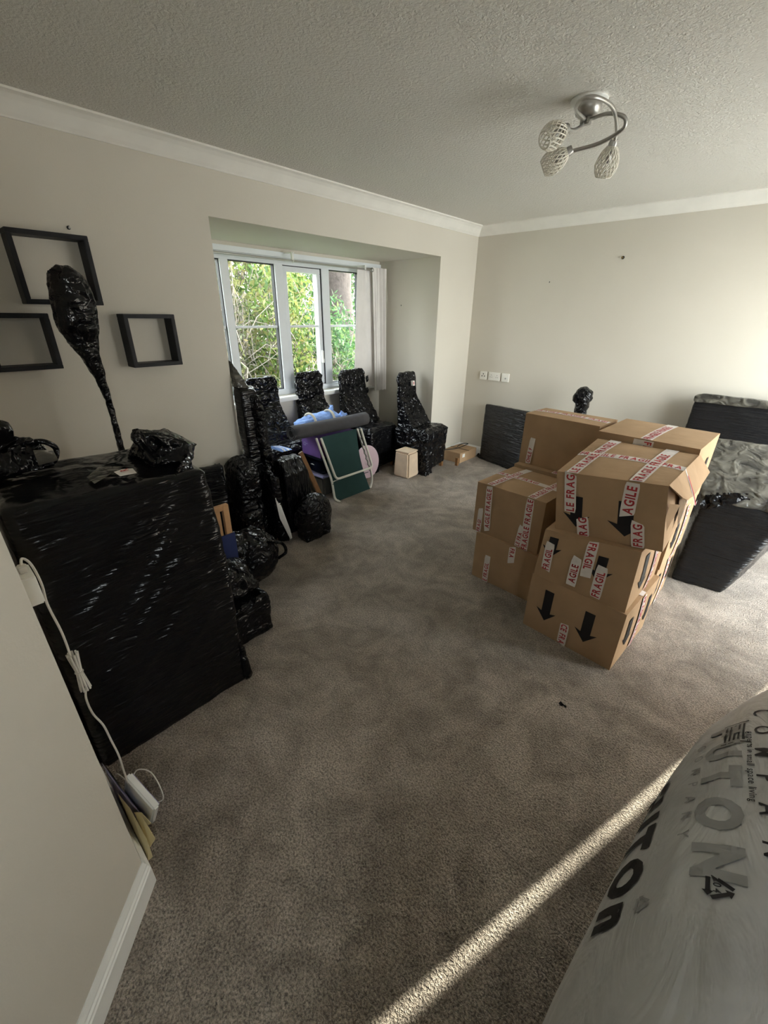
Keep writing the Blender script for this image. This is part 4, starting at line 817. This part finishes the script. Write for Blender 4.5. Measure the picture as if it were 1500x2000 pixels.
wrapped('cushion', MB().hull([(-.145, 3.01, .575), (.28, 3.03, .59), (-.20, 3.66, .60), (.44, 3.68, .60), (-.19, 3.10, .64), (.30, 3.10, .66), (-.23, 3.58, .845), (.40, 3.60, .845), (-.20, 3.66, .83), (.42, 3.68, .83)]), 'film_thin', wa, .014, 3, .010, 8, seed=100)
wrapped('film_gather', MB().hull([(-.15, 3.00, .56), (-.05, 2.99, .58), (.10, 3.04, .66), (.02, 3.06, .68), (-.14, 3.05, .62), (-.12, 3.0, .52)]), 'film_crinkle', wa, .008, 1, .012, 20, seed=102)

# ================================================================ NEAR WALL: PHONE POINT, LEAD, ROUTER, PAPERS
ph = thing('phone_socket', (-1.10, NY, .975), 'white phone socket box on the end face of the near wall', 'socket')
MB().box(-1.155, -1.075, NY, NY+.028, .975, 1.045).build('socket_box', 'socket_plastic', ph, .003)
MB().box(-1.125, -1.105, NY+.006, NY+.022, 1.045, 1.062).build('plug', 'cord_white', ph, .002)
ld = thing('white_lead', (-1.15, .065, .2), 'long white cable with a tied bunch, hanging down the near wall end', 'cable')
MB().tube(spline([(-1.115, .045, 1.060), (-1.13, .052, 1.070), (-1.15, .064, 1.04), (-1.15, .068, .985), (-1.15, .064, .928), (-1.15, .069, .845), (-1.15, .069, .79), (-1.15, .067, .745)], 50), .0028, 7).build('upper_lead', 'cord_white', ld)
bn_ = MB()
for i in range(9):
    a = 2*PI*i/9; r_ = .012; pth = []
    for t_ in np.linspace(0, 1, 9): k = .45+.9*abs(t_-.5)*1.2; pth.append((-1.15+r_*math.sin(a)*k, .072+r_*math.cos(a)*k, .765-.125*t_))
    bn_.tube(pth, .0027, 6)
bn_.build('tied_bunch', 'cord_white', ld)
MB().tube([(-1.15+.0085*math.sin(a), .072+.0085*math.cos(a), .702) for a in np.linspace(0, 2*PI, 14)], .0022, 6).build('tie', 'cord_white', ld)
MB().tube(spline([(-1.15, .075, .650), (-1.15, .065, .61), (-1.15, .066, .55), (-1.15, .078, .49), (-1.15, .082, .42), (-1.155, .086, .34), (-1.17, .084, .24), (-1.19, .085, .16)], 50), .0028, 7).build('lower_lead', 'cord_white', ld)
rt_ = thing('router', (-1.22, .08, 0), 'small white router leaning in the corner below the white cable', 'router')
X = Matrix.Translation((-1.225, .086, .0)) @ Matrix.Rotation(.22, 4, 'Z') @ Matrix.Rotation(.45, 4, 'Y')
def XB(m, x0, x1, y0, y1, z0, z1): return m.hexa([X @ Vector(p) for p in ((x0, y0, z0), (x1, y0, z0), (x1, y1, z0), (x0, y1, z0), (x0, y0, z1), (x1, y0, z1), (x1, y1, z1), (x0, y1, z1))])
XB(MB(), -.06, .085, -.012, .010, .035, .20).build('case', 'white_gloss', rt_, .005)
XB(MB(), -.055, .08, .010, .013, .045, .19).build('face', 'lilac_plastic', rt_, .002)
MB().tube(spline([(-1.19, .09, .16), (-1.20, .12, .19), (-1.16, .15, .18), (-1.10, .15, .12), (-1.12, .12, .10)], 24), .002, 6).build('cable', 'cord_white', rt_)
MB().tube(spline([(-1.19, .088, .17), (-1.24, .075, .175), (-1.28, .07, .14)], 12), .002, 6).build('cable', 'cord_white', rt_)
en = thing('plastic_folder', (-1.28, .06, 0), 'lilac plastic folder standing behind the white router', 'folder')
MB().hull([(-1.30, .048, .205), (-1.22, .050, .225), (-1.19, .058, .19), (-1.12, .086, .07), (-1.13, .088, .0), (-1.20, .070, 0), (-1.30, .052, 0), (-1.30, .049, .0), (-1.16, .066, .14)]).build('cover', 'lilac_plastic', en, .001)
MB().hull([(-1.29, .050, .02), (-1.25, .058, .20), (-1.20, .064, .175), (-1.29, .055, .19), (-1.21, .073, .01)]).build('sheet', 'tub_grey', en)
cc = thing('cream_card', (-1.08, .06, 0), 'creased cream card propped against the skirting of the near wall', 'card')
MB().hull([(-1.16, .050, .02), (-1.03, .050, .0), (-1.15, .049, .21), (-1.09, .060, .19), (-1.03, .066, .09), (-1.13, .056, .02), (-1.03, .064, 0)]).build('card', 'cream_card', cc)
MB().hull([(-1.11, .060, .03), (-1.05, .066, .02), (-1.045, .086, .05), (-1.09, .080, .12), (-1.11, .068, .12), (-1.045, .088, .045)]).build('folded_corner', 'cream_card', cc)
MB().hull([(-1.115, .066, .13), (-1.09, .082, .14), (-1.07, .092, .09), (-1.09, .076, .07), (-1.072, .094, .088)]).build('torn_piece', 'cream_card', cc)
db = thing('film_scrap', (-.294, 1.531, 0), 'tiny black scrap on the carpet in front of the boxes', 'scrap')
MB().hull([(-.312, 1.530, .001), (-.296, 1.524, .001), (-.290, 1.538, .001), (-.308, 1.541, .009), (-.298, 1.532, .012)]).build('scrap', 'film_crinkle', db)
MB().hull([(-.294, 1.532, .002), (-.276, 1.526, .001), (-.280, 1.540, .001), (-.286, 1.534, .009)]).build('curl', 'film_crinkle', db)

# ================================================================ FUTON BAG, NEAR RIGHT
fb = thing('mattress_bag', (.453, .682, 0), 'large translucent printed plastic bag around a mattress, nearest the camera', 'mattress bag')
bm = bmesh.new(); bmesh.ops.create_cube(bm, size=2); bmesh.ops.subdivide_edges(bm, edges=bm.edges, cuts=58, use_grid_fill=True)
cx, cy, hx, hy, hz, ro_, pw_ = .453, .682, .400, .948, .398, -.105, 2.718
co_, si_ = math.cos(ro_), math.sin(ro_)
for v in bm.verts:
    d = v.co.copy(); L = (abs(d.x)**pw_+abs(d.y)**pw_+abs(d.z)**pw_)**(1/pw_); d /= L
    x, y, z = d.x*hx, d.y*hy, d.z*hz
    p = Vector((x*9, y*2.2, z*7)); e = (1-2*abs(noise.noise(p)))*.006+(1-2*abs(noise.noise(p*2.3+Vector((5, 2, 1)))))*.003
    k = 1+e/.5
    v.co = Vector((cx+(x*co_-y*si_)*k, cy+(x*si_+y*co_)*k, max(0.002, hz+z*k)))
me = bpy.data.meshes.new('bag'); bm.to_mesh(me); bvh = BVHTree.FromBMesh(bm); bm.free()
me.transform(Matrix.Translation(-Vector(fb.location))); bago = finish('bag', me, 'bag_film', fb, True)
NRM = Vector((-.70, .10, .71)).normalized(); TX = Vector((.08, -1, .12)); TX = (TX-NRM*TX.dot(NRM)).normalized(); TY = NRM.cross(TX).normalized()
def on_bag(vs, fs, org, name, mat, off=.0025, parent=bago):
    V = []; ok = True
    for x, y in vs:
        p = Vector(org)+TX*x+TY*y; h = bvh.ray_cast(p+NRM*1.0, -NRM)
        if h[0] is None: return None
        V.append(h[0]+h[1]*off)
    return MB().add(V, fs).build(name, mat, fb)
def bag_text(body, org, h, gap, bold, mat, name):
    x = 0; s = h/.70
    for ch in body:
        if ch == ' ': x += .5*s; continue
        v, f, w = letter(ch, bold); V, Fs = split2d([((x+a*s), b*s) for a, b in v], f, .02); on_bag(V, Fs, org, name, mat); x += (w+gap)*s

O_ = Vector((.1, 1.0, .6))
def org(tx, ty): return O_+TX*tx+TY*ty
bag_text('FUTOn', org(.035, -.128), .078, .16, .055, 'print_black', 'printed_letter')
bag_text('FUTON', org(-.10, .055), .068, .35, .055, 'print_faint', 'faint_letter')
bag_text('COMPANY', org(-.05, .022), .022, 1.05, .01, 'print_faint', 'small_faint_letter')
bag_text('COMPANY', org(-.16, .150), .032, 1.25, .012, 'print_black', 'small_letter')
bag_text('company', org(.05, -.175), .020, 1.05, .01, 'print_black', 'small_letter')
V, Fs, _ = text2d('experts in small space living', .0125, .12, .008); V, Fs = split2d(V, Fs, .02); on_bag(V, Fs, org(-.05, .136), 'slogan_print', 'print_black')
def recycle(tx, ty, size, mat):
    for k in range(3):
        a = PI/2+k*2*PI/3; b = a+2*PI/3; p = Vector((math.cos(a), math.sin(a)))*size; q_ = Vector((math.cos(b), math.sin(b)))*size; e = (q_-p).normalized(); nn = Vector((-e.y, e.x)); w = size*.13
        p0 = p+e*size*.22; p1 = q_-e*size*.55
        V = [p0+nn*w, p0-nn*w, p1-nn*w, p1-nn*w*2.4, q_-e*size*.18, p1+nn*w*2.4, p1+nn*w]
        on_bag([tuple(v) for v in V], [(0, 1, 2, 6), (2, 3, 4, 5, 6)], org(tx, ty), 'recycling_arrow', mat)
    V, Fs, _ = text2d('04', size*.42, .2, .01); on_bag([(x-size*.32, y-size*.22) for x, y in V], Fs, org(tx, ty), 'recycling_number', mat)
recycle(.385, .088, .026, 'print_black'); recycle(.425, -.028, .020, 'print_faint')
for i in range(5):                                              # striped square emblem
    V, Fs = split2d([(0, 0), (.075, 0), (.075, .0045), (0, .0045)], [(0, 1, 2, 3)], .02); on_bag([(x, y+.010*i) for x, y in V], Fs, org(-.095, .090), 'emblem_bar', 'print_black')
for x0, x1, y0, y1 in ((-.012, -.008, -.006, .052), (.083, .087, -.006, .052)):
    V, Fs = split2d([(x0, y0), (x1, y0), (x1, y1), (x0, y1)], [(0, 1, 2, 3)], .02); on_bag(V, Fs, org(-.095, .090), 'emblem_edge', 'print_black')
